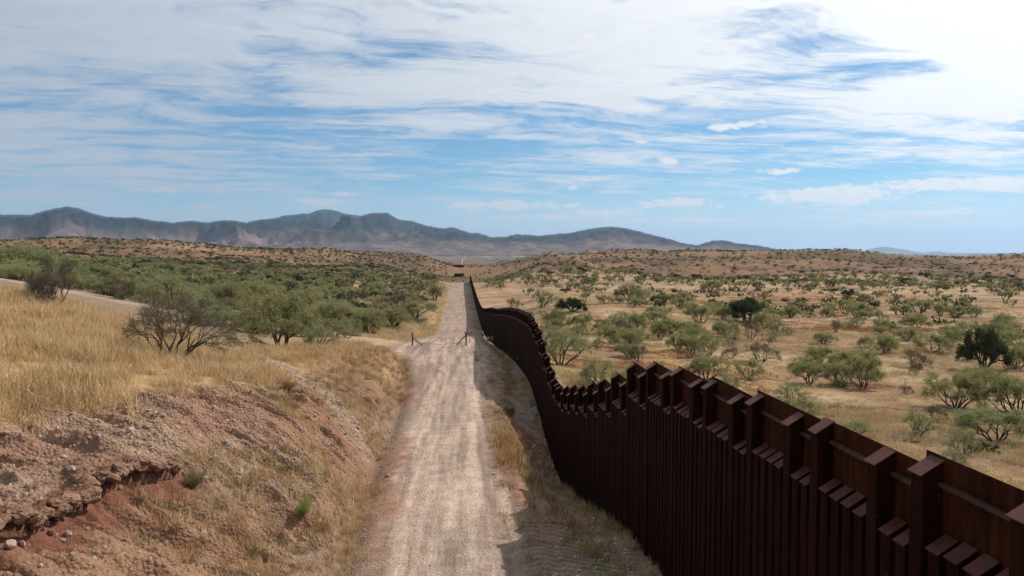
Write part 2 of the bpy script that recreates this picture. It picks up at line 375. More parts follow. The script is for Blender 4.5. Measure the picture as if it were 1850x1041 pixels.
# ------------------------------------------------------------------ the ground sheet, colours chosen by what lies where
def lerp(a, b, t): return a * (1 - t[..., None]) + b * t[..., None]
C = lambda *q: np.array(q, float)
C_ROAD, C_ROAD2, C_PINK, C_RED = C(.36, .262, .202), C(.245, .172, .134), C(.275, .155, .103), C(.17, .072, .045)
C_GOLD, C_STRAW, C_OLIVE, C_ORANGE = C(.34, .22, .11), C(.36, .265, .155), C(.15, .135, .07), C(.27, .15, .08)
C_HILL, C_HILL2, C_FLOOR = C(.205, .118, .068), C(.12, .078, .045), C(.15, .108, .082)
def ground_cols(X, Y):
    r = np.hypot(X, Y)
    n1, n2, n3 = fbm(X / 2.2, Y / 2.2, 4, 101), fbm(X / 14, Y / 14, 4, 102), fbm(X / 60, Y / 60, 4, 103)
    n4 = fbm(X / 5 + Y / 40, Y / 26, 4, 104)
    # right plain
    col = lerp(C_STRAW + 0 * X[..., None], C_GOLD * .95, ss(.4, .62, n2))
    col = lerp(col, C_ORANGE * .9, ss(.52, .68, n3) * .7)
    col = lerp(col, C_PINK * 1.0, ss(.46, .62, n4) * .75)
    col = lerp(col, C(.16, .115, .07), ss(.50, .66, fbm(X / 20, Y / 12, 4, 106)) * .6)
    # left valley: greener, duller
    lv = ss(0, -20, X) * ss(95, 140, r)
    cl = lerp(C_HILL + 0 * X[..., None], C_OLIVE, ss(.35, .6, n2))
    cl = lerp(cl, C_GOLD, ss(.55, .7, n3) * .8)
    col = lerp(col, cl, lv)
    # hills
    hl = ss(520, 640, r)
    ch = lerp(C_HILL + 0 * X[..., None], C_HILL2, ss(.42, .66, fbm(X / 90, Y / 90, 4, 107)))
    ch = lerp(ch, C_STRAW * .8, ss(.58, .72, fbm(X / 140, Y / 50, 3, 108)) * .7 * ss(-100, -300, X))
    col = lerp(col, ch, hl)
    fl = ss(1400, 2200, r)
    cf = lerp(C_FLOOR + 0 * X[..., None], C(.085, .078, .056), ss(.42, .6, fbm(X / 160, Y / 520, 5, 109, .66)))
    cf = lerp(cf, C(.34, .29, .24), ss(.53, .62, fbm(X / 170, Y / 600, 5, 110, .66)) * .6 * ss(2200, 4200, r))
    col = lerp(col, cf, fl)
    # left spur
    lb = ss(-3.2, -4.0, X) * (1 - ss(90, 112, Y)) * (1 - ss(130, 180, r))
    gold = lerp(C_GOLD * 1.1 + 0 * X[..., None], C_STRAW, ss(.45, .7, n2) * .6)
    gold = lerp(gold, C_ORANGE, ss(.55, .75, n1) * .35)
    bare = lerp(C_PINK + 0 * X[..., None], C(.31, .205, .142), ss(.4, .62, n1))
    bare = lerp(bare, C_ORANGE, ss(.5, .68, fbm(X / 3.5, Y / 3.5, 3, 112)) * .45)
    bl = below_rim(X, Y)
    bl = bl * (1 - ss(38, 56, Y) * .55)
    sp = lerp(gold, bare, bl)
    s = scarp_x(Y) - X
    red = scarp_amp(Y) * np.exp(-((s + .35) / .75) ** 2)
    red = np.maximum(red, scarp_amp(Y) * .55 * ss(.5, .65, n1) * ss(.6, -.2, s) * ss(-5, -1, s))
    sp = lerp(sp, C_RED, np.clip(red, 0, 1))
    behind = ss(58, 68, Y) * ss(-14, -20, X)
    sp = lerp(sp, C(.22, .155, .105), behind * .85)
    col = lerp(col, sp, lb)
    tr = seg_dist(X, Y, trail); col = lerp(col, C(.31, .22, .16), (1 - ss(.5, 1.3, tr + (n1 - .5))) * .75)
    ed = ss(.6, -.4, np.abs(tr - 1.5) + (n1 - .5)); col = lerp(col, C_RED * 1.3, ed * .35 * lb)
    sr = seg_dist(X, Y, side_road); srm = (1 - ss(1.7, 2.6, sr + (n1 - .5) * .8)) * np.clip(ss(-28, -36, X) + ss(-16, -8, X) + .2, 0, 1); col = lerp(col, C_ROAD * 1.0, srm)
    # main road corridor
    le = left_edge(Y); e1 = X - le + (n1 - .5) * 1.3 + (fbm(X * 3, Y * 3, 3, 121) - .5) * .7
    re = np.interp(Y, [0, 17, 22, 28, 36, 46, 60, 95, 200, 500], [2.3, 2.2, 1.75, 1.25, 1.15, 1.3, 2.0, 3.2, 2.0, 1.5]) + (n1 - .5) * .9 + (fbm(X * 3, Y * 3, 3, 120) - .5) * .6
    inr = ss(-.5, .3, e1) * (1 - ss(-.3, .3, X - re)) * (Y < 620)
    shoulder = (1 - ss(5.6, 7.5, X)) * ss(-2.6, -1.4, X - le + (n1 - .5) * 1.5) * (1 - ss(560, 640, Y))
    sh = lerp(C_PINK * .95 + 0 * X[..., None], C(.30, .23, .18), ss(.35, .6, n2))
    sh = lerp(sh, C_OLIVE * 1.35, ss(.52, .66, fbm(X / 1.6, Y / 5, 3, 113)) * ss(2.6, 3.6, X) * .8)
    tk = tracks(X, Y); sh = sh * (1 + .16 * tk * np.sin(cleat(X, Y)))[..., None]  # pale loose crests, dark packed grooves; ridge light and shade painted into the colour
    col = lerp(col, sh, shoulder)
    tf = ss(104, 150, Y) * ss(-4.5, -2.5, X - le) * (1 - ss(-.3, .5, X - le)) * (Y < 600)
    col = lerp(col, C_GOLD * 1.05, tf * .8)
    rn = fbm(X * 2.2, Y / 9, 4, 114)
    rc = lerp(C_ROAD2 + 0 * X[..., None], C_ROAD * 1.12, ss(.35, .62, rn))
    rc = lerp(rc, C(.40, .305, .238), np.clip(np.exp(-((X + 1.75) / .3) ** 2) + np.exp(-((X - .35) / .4) ** 2), 0, 1) * ss(.4, .6, fbm(X, Y / 3, 2, 115)) * .6 * (Y < 100))
    rc = lerp(rc, C(.27, .205, .16), np.exp(-((X + .8) / .5) ** 2) * .45 * (Y < 100))
    rc = lerp(rc, C_ROAD2 * 1.05, ss(98, 112, Y) * .55)
    col = lerp(col, rc, inr)
    stony = np.clip((1 - .8 * np.clip(red, 0, 1)) * lb * bl + srm * .3 + inr * .06 + behind * lb * .8 + (1 - ss(.4, 1.4, tr)) * .4 + shoulder * .3, 0, 1) * (1 - ss(90, 130, r))
    return np.clip(col, .01, .9), stony, inr * 1.0

az = np.concatenate([np.linspace(-180, -62, 26)[:-1], np.linspace(-62, -33, 24)[:-1], np.linspace(-33, 40.5, 610), np.linspace(40.5, 72, 24)[1:], np.linspace(72, 180, 24)[1:-1]])
rad = np.concatenate([[.05, 2, 5, 8, 10.5], np.arange(12, 44, .058), np.geomspace(44, 130, 150), np.geomspace(131, 1300, 250)[:], np.geomspace(1320, 70000, 110)])
AZ, RAD = np.meshgrid(np.radians(az), rad)
GX, GY = RAD * np.sin(AZ), RAD * np.cos(AZ)
GZ = terrain(GX, GY)
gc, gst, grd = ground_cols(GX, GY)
s = scarp_x(GY) - GX; am = scarp_amp(GY) * (RAD < 60)
GX2 = GX + am * np.where(s > 0, .10 * np.exp(-np.maximum(s, 0) / .4), -.10 * np.exp(np.minimum(s, 0) / .25))
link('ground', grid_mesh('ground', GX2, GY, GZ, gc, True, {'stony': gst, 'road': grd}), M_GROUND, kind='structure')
_azr = np.radians(az)
def gz(X, Y): return float(terrain(np.array([float(X)]), np.array([float(Y)]))[0])
def hit(px, py):
    d = raydir(px, py); d = d / d[1]
    Ys = np.geomspace(6, 3000, 1400); X = d[0] * Ys; z = CZ + d[2] * Ys
    t = terrain(X, Ys)
    k = np.argmax(z <= t)
    if z[k] > t[k]: return None
    return X[k], Ys[k], t[k]

# ------------------------------------------------------------------ mountains
skyl = [(-400, 400), (-250, 380), (-120, 392), (0, 388), (57, 388), (76, 382), (100, 376), (125, 373), (144, 376), (166, 386), (189, 390.5), (216, 393.5), (246, 393), (280, 399), (314, 403), (322, 401), (350, 399), (378, 402), (393, 398), (420, 398),
        (446, 402), (465, 397), (492, 395), (515, 389), (545, 387), (560, 385), (579, 379), (598, 379), (624, 386), (651, 390), (670, 385), (700, 384), (718, 396), (748, 400), (767, 407), (794, 412), (820, 411), (850, 421), (866, 421),
        (888, 429), (911, 427.5), (937, 423), (972, 426), (1009, 422), (1032, 421), (1051, 416), (1074, 412), (1108, 409), (1134, 413), (1161, 420), (1187, 427), (1210, 432), (1233, 439), (1259, 443), (1286, 435), (1308, 434), (1331, 439), (1350, 441), (1385, 446), (1420, 454), (1500, 462)]
def sky_dirs(lst):
    a, e = [], []
    for x, y in lst:
        d = raydir(x, y); a.append(math.atan2(d[0], d[1])); e.append(d[2] / math.hypot(d[0], d[1]))
    return np.array(a), np.array(e)
def mount_mat():
    m_, n, b = principled('mountain_slope', None, .95, .05)
    tint = n.node('ShaderNodeAttribute', attribute_name='tint').outputs['Color']
    P = n.node('ShaderNodeNewGeometry').outputs['Position']
    v = n.m('MULTIPLY', n.rng(n.noise(P, .006, 6, .7), .3, .7, .6, 1.4), n.rng(n.noise(P, .03, 4, .7), .3, .7, .75, 1.25))
    n.put(b.inputs['Base Color'], n.mix(1.0, tint, n.comb(v, v, v), 'MULTIPLY'))
    return m_
M_MOUNT = mount_mat()
def mountains(name, skyline, r0, r1, rr_, foot, na, nrad, seed, jag=1.0):
    a, e = sky_dirs(skyline)
    A1 = np.linspace(a[0], a[-1], na); rads = np.concatenate([np.linspace(r0, rr_, nrad), np.linspace(rr_, r1, 12)[1:]])
    AA, RR = np.meshgrid(A1, rads)
    X, Y = RR * np.sin(AA), RR * np.cos(AA)
    er = np.interp(AA, a, e) + (fbm(AA * 330, AA * 0, 4, seed, .65) - .5) * .0022 * jag
    top = er * rr_ + 30                           # height above the plain at the ridge
    t = np.clip((RR - r0) / (rr_ - r0), 0, 1)
    wx = (fbm(X / 1900, Y / 1900, 3, seed + 1) - .5) * 1.2
    rid = 1 - np.abs(fbm(X / 1700 + wx, Y / 2600 + wx, 6, seed + 2, .55) * 2 - 1)
    env = t ** 1.7
    body = top * (env + (rid - .78) * 2.9 * (t * (1 - t)) * 1.6)
    back = 1 - ss(rr_, r1, RR) * 1.05
    fh = foot * np.exp(-((t - .38) / .2) ** 2) * (1 - np.abs(fbm(X / 1100, Y / 900, 5, seed + 5, .58) * 2 - 1) - .35) * 1.5 * ss(top.min(), 400, top)
    Z = CZ - 30 + np.maximum(body, -20) * back + np.maximum(fh, -10) * (1 - ss(.65, .95, t))
    lim = er * RR + 30 - 8                        # nothing in front may rise above the skyline
    Z = np.where(RR < rr_ * .985, np.minimum(Z, CZ - 30 + lim * .97), Z)
    Z[0] -= 60
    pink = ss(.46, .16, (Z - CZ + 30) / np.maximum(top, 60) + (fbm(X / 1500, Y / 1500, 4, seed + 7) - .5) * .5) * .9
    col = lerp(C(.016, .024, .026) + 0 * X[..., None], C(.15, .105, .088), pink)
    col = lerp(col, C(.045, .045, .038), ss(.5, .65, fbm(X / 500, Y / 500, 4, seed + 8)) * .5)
    return link(name, grid_mesh(name, X, Y, Z, col), M_MOUNT, kind='structure')
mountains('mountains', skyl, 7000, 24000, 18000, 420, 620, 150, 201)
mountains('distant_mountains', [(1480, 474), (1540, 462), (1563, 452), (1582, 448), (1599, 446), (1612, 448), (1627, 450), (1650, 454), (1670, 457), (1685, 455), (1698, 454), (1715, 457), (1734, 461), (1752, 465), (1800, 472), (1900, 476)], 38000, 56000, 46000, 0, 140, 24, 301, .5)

# pale dirt road climbing the far valley floor
Yr = np.geomspace(1350, 9500, 60); pxr = np.interp(np.log(Yr), np.log([1350, 2200, 3500, 9500]), [832.5, 833, 836, 842.5]); pxr = pxr + (fbm(np.log(Yr) * 6, Yr * 0, 2, 501) - .5) * 1.6
xr = np.array([raydir(p, 460)[0] / raydir(p, 460)[1] for p in pxr]) * Yr; wr_ = 3 + Yr * .00045
XX = np.stack([xr - wr_ / 2, xr + wr_ / 2], 1); YY = np.stack([Yr, Yr], 1); ZZ = terrain(XX, YY).max(1, keepdims=True) + .4 + 0 * XX
M_FROAD, n, b = principled('pale_far_road', (.33, .28, .22), .95, .05)
link('far_road', grid_mesh('far_road', XX, YY, ZZ), M_FROAD, kind='structure')
# ------------------------------------------------------------------ vegetation materials
def leaf_mat(name, c1, c2, trans=.35):
    m_ = bpy.data.materials.new(name); m_.use_nodes = True; n = NT(m_.node_tree); n.n.clear()
    P = n.node('ShaderNodeNewGeometry'); oi = n.node('ShaderNodeObjectInfo')
    rnd = n.m('FRACT', n.m('ADD', oi.outputs['Random'], 0.0))
    lf = P.outputs['Random Per Island']
    f = n.m('ADD', n.m('MULTIPLY', rnd, .6), n.m('MULTIPLY', lf, .4))
    col = n.mix(f, c1, c2)
    d = n.node('ShaderNodeBsdfDiffuse'); n.put(d.inputs[0], col)
    t = n.node('ShaderNodeBsdfTranslucent'); n.put(t.inputs[0], n.mix(1.0, col, (1.15, 1.2, .7), 'MULTIPLY'))
    mx = n.node('ShaderNodeMixShader'); mx.inputs[0].default_value = trans
    n.l.new(d.outputs[0], mx.inputs[1]); n.l.new(t.outputs[0], mx.inputs[2])
    o = n.node('ShaderNodeOutputMaterial'); n.l.new(mx.outputs[0], o.inputs[0]); return m_
def bark_mat(name, c1, c2):
    m_, n, b = principled(name, None, .9, .1)
    P = n.node('ShaderNodeTexCoord').outputs['Object']
    n.put(b.inputs['Base Color'], n.mix(n.noise(P, 9, 4, .6), c1, c2)); return m_
M_LEAF = leaf_mat('mesquite_leaf', (.20, .19, .10), (.33, .31, .185))
M_LEAFP = leaf_mat('pale_green_leaf', (.20, .21, .12), (.29, .29, .18))
M_LEAFD = leaf_mat('dark_leaf', (.045, .058, .034), (.075, .088, .050), .2)
M_LEAFB = leaf_mat('bright_leaf', (.22, .25, .08), (.34, .36, .13))
M_DRYT = leaf_mat('dry_twig', (.10, .085, .062), (.18, .15, .11), .2)
M_BARK = bark_mat('bark', (.045, .034, .026), (.11, .085, .065))
M_CACT = leaf_mat('cactus_pad', (.05, .056, .034), (.085, .088, .052), .05)
M_WHITE = leaf_mat('seed_head', (.55, .52, .46), (.7, .67, .6), .3)

# ------------------------------------------------------------------ tree builder
class Geo:
    def __init__(s): s.v = []; s.f = []
    def tube(s, pts, rads, n=4):
        base = len(s.v); pr = None
        for i, p in enumerate(pts):
            d = (pts[min(i + 1, len(pts) - 1)] - pts[max(i - 1, 0)]).normalized()
            a = d.orthogonal().normalized() if pr is None else (pr - d * pr.dot(d)).normalized()
            pr = a; b = d.cross(a)
            for k in range(n):
                t = 2 * PI * k / n; s.v.append(tuple(p + (a * math.cos(t) + b * math.sin(t)) * rads[i]))
        for i in range(len(pts) - 1):
            for k in range(n):
                k2 = (k + 1) % n; s.f.append((base + i * n + k, base + i * n + k2, base + (i + 1) * n + k2, base + (i + 1) * n + k))
    def tri(s, p, d, L, wd):
        b = len(s.v); sd = d.orthogonal().normalized(); sd = Matrix.Rotation(random.uniform(0, 2 * PI), 3, d) @ sd
        s.v += [tuple(p - sd * wd / 2), tuple(p + sd * wd / 2), tuple(p + d * L)]; s.f.append((b, b + 1, b + 2))
    def box(s, x0, x1, y0, y1, z0, z1):
        b = len(s.v)
        s.v += [(x0, y0, z0), (x1, y0, z0), (x1, y1, z0), (x0, y1, z0), (x0, y0, z1), (x1, y0, z1), (x1, y1, z1), (x0, y1, z1)]
        s.f += [tuple(b + q for q in f) for f in ((0, 3, 2, 1), (4, 5, 6, 7), (0, 1, 5, 4), (1, 2, 6, 5), (2, 3, 7, 6), (3, 0, 4, 7))]
    def mesh(s, name, smooth=False, mats=None, mi=None):
        me = bpy.data.meshes.new(name); me.from_pydata(s.v, [], s.f); me.update()
        for m_ in (mats or []): me.materials.append(m_)
        if mi is not None: me.polygons.foreach_set('material_index', mi)
        if smooth: me.polygons.foreach_set('use_smooth', [True] * len(me.polygons))
        return me
def rv(s=1): return Vector((random.gauss(0, s), random.gauss(0, s), random.gauss(0, s)))
def make_tree(seed, stems, depth, leaves, leaf_len, leaf_w, up=.35, twigs=3, rad=.035, open_=.9, low=0):
    """height about 1, spread about 1.5; returns trunk geometry and crown geometry"""
    random.seed(seed); T = Geo(); Cn = Geo(); ends = []
    def grow(p, d, L, r, lv):
        pts = [p]; n = 3
        for i in range(n):
            d = (d + rv(.16) + Vector((0, 0, up * .28 * (1 if lv < 2 else .15)))).normalized()
            pts.append(pts[-1] + d * L / n)
        rs = [r * (1 - .45 * i / n) for i in range(n + 1)]
        (T if lv < 3 else Cn).tube(pts, rs, 5 if lv < 1 else (4 if lv < 3 else 3))
        if lv >= depth: ends.append((pts, d)); return
        if low and lv == depth - 1: ends.append((pts, d))
        for k in range(2 if random.random() < .55 else 3):
            ax = d.orthogonal().normalized(); ax = Matrix.Rotation(random.uniform(0, 2 * PI), 3, d) @ ax
            nd = (d + ax * random.uniform(.45, .95)).normalized(); nd.z = max(nd.z, -.25 if low else -.12)
            grow(pts[-1] if k else pts[-1 - random.choice((0, 1))], nd.normalized(), L * random.uniform(.62, .85), r * .56, lv + 1)
    for k in range(stems):
        a = 2 * PI * (k + random.uniform(-.3, .3)) / stems
        t = random.uniform(.25, 1.9 if low else 1.0) * open_
        d = Vector((math.cos(a) * t, math.sin(a) * t, 1)).normalized()
        grow(Vector((math.cos(a) * .03, math.sin(a) * .03, -.04)), d, random.uniform(.30, .40) * (.72 if low else 1), rad, 0)
    nl = max(1, leaves // max(1, len(ends)))
    for pts, d in ends:
        for k in range(twigs):
            q = pts[random.choice((1, 2, 3))]; dd = (d + rv(.45)).normalized(); L = random.uniform(.06, .13)
            Cn.tri(q, dd, L, .005)
        for k in range(nl):
            i = random.choice((1, 2, 2, 3)); q = pts[i] + rv(.032)
            dd = (d * .6 + rv(.6)).normalized(); Cn.tri(q, dd, leaf_len * random.uniform(.6, 1.3), leaf_w)
    # normalise
    V = np.array(T.v + Cn.v); zt = np.percentile(V[:, 2], 98); xr_ = np.percentile(np.abs(V[:, :2]), 95)
    sc = Vector((.5 / xr_, .5 / xr_, 1 / zt))          # width 1, height 1: scaled per tree
    for G in (T, Cn): G.v = [(x * sc.x, y * sc.y, z * sc.z) for x, y, z in G.v]
    return T, Cn
def split_mat(G, nbranch_faces, name, mleaf):
    # crown mesh: quads are twigs (bark), triangles are leaves
    mi = [0 if len(f) == 4 else 1 for f in G.f]
    return G.mesh(name, False, [M_BARK, mleaf], mi)
PROTO = {}
def proto(kind, i, *a, leaf=M_LEAF, **k):
    T, Cn = make_tree(*a, **k)
    PROTO.setdefault(kind, []).append((T.mesh('trunk', True, [M_BARK]), split_mat(Cn, 0, 'crown', leaf)))
for i in range(6): proto('green', i, 100 + i, 6 + i % 3, 4, 7500, .05, .011, rad=.022, low=1)
for i in range(3): proto('pale', i, 200 + i, 6 + i % 2, 4, 6500, .055, .010, leaf=M_LEAFP, rad=.02, low=1)
for i in range(4): proto('bare', i, 300 + i, 7 + i % 2, 5, 500, .08, .004, leaf=M_DRYT, twigs=3, rad=.019, low=1, open_=1.05)
for i in range(3): proto('sparse', i, 400 + i, 6 + i % 2, 4, 2600, .055, .009, leaf=M_LEAFP, twigs=5, rad=.02, low=1)
for i in range(2): proto('dark', i, 500 + i, 8, 4, 11000, .05, .020, leaf=M_LEAFD, open_=.6, low=1)
def small_proto(kind, seed, leaves, L, wd, leaf):
    T, Cn = make_tree(seed, 4, 2, leaves, L, wd, rad=.03, twigs=2)
    G = Geo(); G.v = T.v + Cn.v; o = len(T.v); G.f = T.f + [tuple(q + o for q in f) for f in Cn.f]
    mi = [0 if len(f) == 4 else 1 for f in G.f]
    PROTO.setdefault(kind, []).append(G.mesh('bush', False, [M_BARK, leaf], mi))
for i in range(4): small_proto('s_green', 600 + i, 420, .13, .06, M_LEAF)
for i in range(3): small_proto('s_dark', 620 + i, 420, .13, .07, M_LEAFD)
for i in range(3): small_proto('s_dry', 640 + i, 260, .14, .03, M_DRYT)

used = {}
def put_tree(kind, px, py, wpx, hpx, label, cat='tree', group=None, name=None, pos=None):
    p = pos if pos is not None else hit(px, py)
    if p is None: print('no hit', label); return
    dep = p[0] * syw + p[1] * cyw
    W, H = wpx * dep / FPX, hpx * dep / FPX
    n_ = {'green': 'mesquite_tree', 'pale': 'mesquite_tree', 'bare': 'bare_mesquite', 'sparse': 'sparse_mesquite', 'dark': 'juniper_tree'}[kind]
    e = bpy.data.objects.new(name or n_, None); COL.objects.link(e); e.empty_display_size = .3
    zz = min(p[2], gz(p[0] + .2, p[1] - .2))
    e.location = (p[0], p[1], zz - .03); e.rotation_euler.z = random.uniform(0, 2 * PI); e.scale = (W, W, H)
    k = used.get(kind, 0); used[kind] = k + 1
    t, cme = PROTO[kind][k % len(PROTO[kind])]
    for nm, me in (('trunk', t), ('crown', cme)):
        o = bpy.data.objects.new(nm, me); COL.objects.link(o); o.parent = e
    e['label'] = label; e['category'] = cat
    if group: e['group'] = group
    placed.append((p[0], p[1], W)); return e
placed = []
random.seed(5)
# kind, px, py(base), width px, height px, label   — trees one can point at
TREES = [
 ('bare', 311, 655, 178, 116, 'large leafless grey mesquite with spreading limbs on the golden grass slope'),
 ('bare', 97, 558, 84, 84, 'dark leafless mesquite at the top of the golden slope, far left'),
 ('bare', 74, 549, 60, 48, 'low dark leafless mesquite leaning left beside the taller one on the slope top'),
 ('bare', 214, 541, 70, 52, 'thin leafless mesquite standing just beyond the side track'),
 ('sparse', 318, 560, 110, 62, 'half bare mesquite directly behind the large leafless one'),
 ('green', 509, 630, 180, 98, 'widest green mesquite with dark low limbs beside the eroded trail'),
 ('sparse', 572, 634, 66, 48, 'small twiggy mesquite on the right foot of the widest green mesquite'),
 ('pale', 22, 503, 125, 62, 'tall pale green mesquite beyond the side track at the left edge'),
 ('pale', 108, 512, 90, 52, 'second pale green mesquite from the left edge beyond the side track'),
 ('pale', 165, 520, 80, 40, 'low pale mesquite between the two bare ones beyond the side track'),
 ('green', 398, 560, 90, 48, 'green mesquite behind the gap right of the large leafless tree'),
 ('green', 452, 556, 92, 46, 'rounded green mesquite standing behind the widest green mesquite'),
 ('green', 540, 566, 86, 44, 'green mesquite above the right shoulder of the widest green mesquite'),
 ('green', 607, 596, 78, 50, 'green mesquite left of the forked one at the edge of the thicket'),
 ('green', 669, 603, 62, 44, 'green mesquite with a dark forked trunk nearest the wooden post'),
 ('green', 641, 600, 50, 38, 'small green mesquite just left of the forked one by the wooden post'),
 ('bare', 722, 557, 56, 24, 'dark leaning bare mesquite in the thicket left of the road'),
 ('green', 752, 573, 66, 32, 'green mesquite at the road side end of the left thicket'),
 ('green', 787, 543, 32, 26, 'small green mesquite at the very edge of the road clearing'),
 ('green', 574, 542, 40, 20, 'isolated round mesquite on the bare strip left of the road'),
 ('green', 712, 590, 60, 32, 'green mesquite directly behind the wooden post'),
 # right of the fence
 ('sparse', 1012, 660, 104, 68, 'big twiggy grey green mesquite close behind the fence dip'),
 ('sparse', 1085, 706, 92, 56, 'twiggy mesquite half hidden behind the lowest fence tops'),
 ('sparse', 1135, 700, 60, 38, 'small twiggy mesquite showing over the fence right of its lowest point'),
 ('bare', 1153, 653, 42, 28, 'small leafless mesquite on open straw right of the big twiggy one'),
 ('green', 1276, 688, 70, 44, 'olive mesquite with a dark trunk just above the fence peak'),
 ('green', 1351, 684, 54, 34, 'low dense mesquite right of the olive one above the fence'),
 ('bare', 1376, 654, 54, 36, 'leafless mesquite above the low dense one on the plain'),
 ('bare', 1322, 648, 30, 26, 'small bare mesquite left of the leafless pair on the plain'),
 ('sparse', 1282, 642, 44, 38, 'upright mesquite on the lower edge of the green grove beyond the fence'),
 ('green', 1227, 632, 42, 30, 'dark green mesquite on the lower left edge of the grove beyond the fence'),
 ('green', 1247, 636, 38, 28, 'smaller green mesquite pressed against the dark green one in the grove'),
 ('green', 1193, 613, 40, 30, 'fan shaped green mesquite in the middle of the grove'),
 ('green', 1150, 622, 40, 27, 'low green mesquite on the front edge of the grove'),
 ('green', 1147, 598, 48, 32, 'bright green flat topped mesquite in the grove'),
 ('sparse', 1107, 613, 30, 24, 'thin mesquite at the front left of the grove'),
 ('green', 1085, 604, 50, 26, 'spreading green mesquite on the left of the grove'),
 ('green', 1052, 595, 46, 28, 'green mesquite near the fence at the left end of the grove'),
 ('green', 1004, 592, 56, 32, 'bright green mesquite right behind the fence hump'),
 ('dark', 1033, 564, 44, 24, 'dark rounded mesquite behind the fence hump'),
 ('sparse', 979, 556, 46, 32, 'grey green mesquite rising above the curved fence top'),
 ('bare', 930, 558, 30, 18, 'small bare bush peeking over the curved fence top'),
 ('bare', 1136, 543, 38, 32, 'bare rounded mesquite at the back of the grove'),
 ('sparse', 1162, 550, 44, 28, 'grey mesquite touching the bare rounded one at the back of the grove'),
 ('green', 1264, 584, 56, 36, 'broad green mesquite with a dark leaning trunk left of the juniper'),
 ('green', 1248, 608, 50, 26, 'low green mesquite below the broad one with the leaning trunk'),
 ('sparse', 1322, 622, 34, 26, 'thin mesquite below the dark juniper in mid plain'),
 ('dark', 1350, 582, 58, 40, 'dark blue green juniper in the middle of the plain'),
 ('green', 1380, 594, 46, 28, 'green mesquite on the right flank of the middle juniper'),
 ('bare', 1356, 613, 42, 38, 'grey bare mesquite in front of the middle juniper'),
 ('sparse', 1403, 604, 36, 28, 'forked thin mesquite right of the middle juniper'),
 ('sparse', 1424, 606, 24, 16, 'small tan bush right of the forked thin mesquite'),
 ('green', 1560, 700, 88, 52, 'largest green mesquite on the plain with fanned dark limbs'),
 ('green', 1514, 697, 50, 42, 'dark dense mesquite joined to the left of the largest one'),
 ('green', 1462, 694, 60, 40, 'rounded mesquite at the left end of the row of three'),
 ('sparse', 1432, 730, 60, 34, 'pale sparse bush just beyond the fence below the row of three'),
 ('green', 1446, 758, 76, 36, 'bright green bush peeking over the fence top'),
 ('sparse', 1540, 792, 70, 32, 'low sparse bush showing over the fence near its right half'),
 ('green', 1599, 640, 46, 33, 'rounded green mesquite above the largest one on the plain'),
 ('green', 1565, 630, 32, 22, 'small green mesquite left of the rounded one above the row'),
 ('bare', 1652, 666, 46, 40, 'grey leafless mesquite in the centre of the right plain'),
 ('bare', 1656, 678, 22, 22, 'little bare shrub in front of the grey leafless mesquite'),
 ('green', 1682, 637, 70, 30, 'wide low mesquite behind the grey leafless one'),
 ('green', 1638, 616, 42, 24, 'low green mesquite behind the wide one on the right plain'),
 ('green', 1652, 594, 46, 22, 'flat green mesquite behind the prickly pear thicket'),
 ('green', 1551, 574, 42, 28, 'dark centred mesquite on the far right plain'),
 ('green', 1428, 574, 38, 22, 'pale rounded bush on the far plain right of the juniper'),
 ('green', 1496, 574, 28, 20, 'small round bush between two larger ones on the far plain'),
 ('bare', 1510, 601, 24, 22, 'brown bare bush alone on open straw'),
 ('green', 1728, 574, 26, 20, 'small green tree on the far right plain, left of a pair'),
 ('sparse', 1760, 574, 34, 20, 'thin spreading tree on the far right plain, right of a pair'),
 ('sparse', 1812, 598, 44, 30, 'forked grey green mesquite near the right edge above the tall juniper'),
 ('dark', 1776, 668, 64, 70, 'tall dark juniper near the right edge of the plain'),
 ('dark', 1747, 652, 24, 16, 'low dark juniper scrub at the left foot of the tall juniper'),
 ('green', 1838, 667, 54, 42, 'mesquite with open limbs right of the tall juniper'),
 ('green', 1832, 624, 40, 24, 'round green bush at the right edge behind the tall juniper'),
 ('green', 1728, 736, 96, 62, 'wide mesquite with low crooked limbs in the right foreground grove'),
 ('green', 1772, 712, 74, 46, 'green mesquite behind the crooked one in the right foreground grove'),
 ('green', 1838, 748, 112, 72, 'dense green mesquite cut by the right edge of the view'),
 ('pale', 1798, 797, 120, 58, 'flat topped pale mesquite nearest the fence on the right'),
 ('sparse', 1657, 790, 60, 46, 'small rounded mesquite with a thin trunk in straw beyond the fence'),
 ('bare', 1690, 762, 34, 28, 'tiny bare mesquite up and right of the small rounded one'),
 ('bare', 1638, 712, 24, 20, 'tiny bare shrub between the row of three and the right grove'),
 ('sparse', 1742, 822, 52, 44, 'thin tall bush standing left of the flat topped pale mesquite'),
 ('sparse', 1716, 846, 56, 36, 'lowest sparse bush right above the fence caps'),
 ('dark', 1776, 820, 42, 18, 'dark low bush on pale straw under the flat topped mesquite'),
 ('green', 1288, 530, 42, 22, 'green mesquite clump with cactus at its foot on the far plain'),
 ('green', 1068, 518, 32, 18, 'green mesquite far behind the curved fence'),
 ('sparse', 1225, 716, 48, 30, 'sparse bush behind the first high fence caps'),
 ('sparse', 1318, 706, 44, 26, 'low sparse bush between fence caps right of the peak'),
]
for q in TREES: put_tree(*q)
for k in range(17):
    px = 335 + k * 19 + random.uniform(-7, 7); py = 584 + (px - 335) * .085 + random.uniform(-4, 8)
    put_tree(random.choice(('sparse', 'sparse', 'bare', 'green')), px, py, random.uniform(38, 66), random.uniform(20, 34), 'low twiggy bush in the row hiding the side track behind the golden slope', cat='bush', group='twiggy bushes along the side track')
print('trees', len(placed))

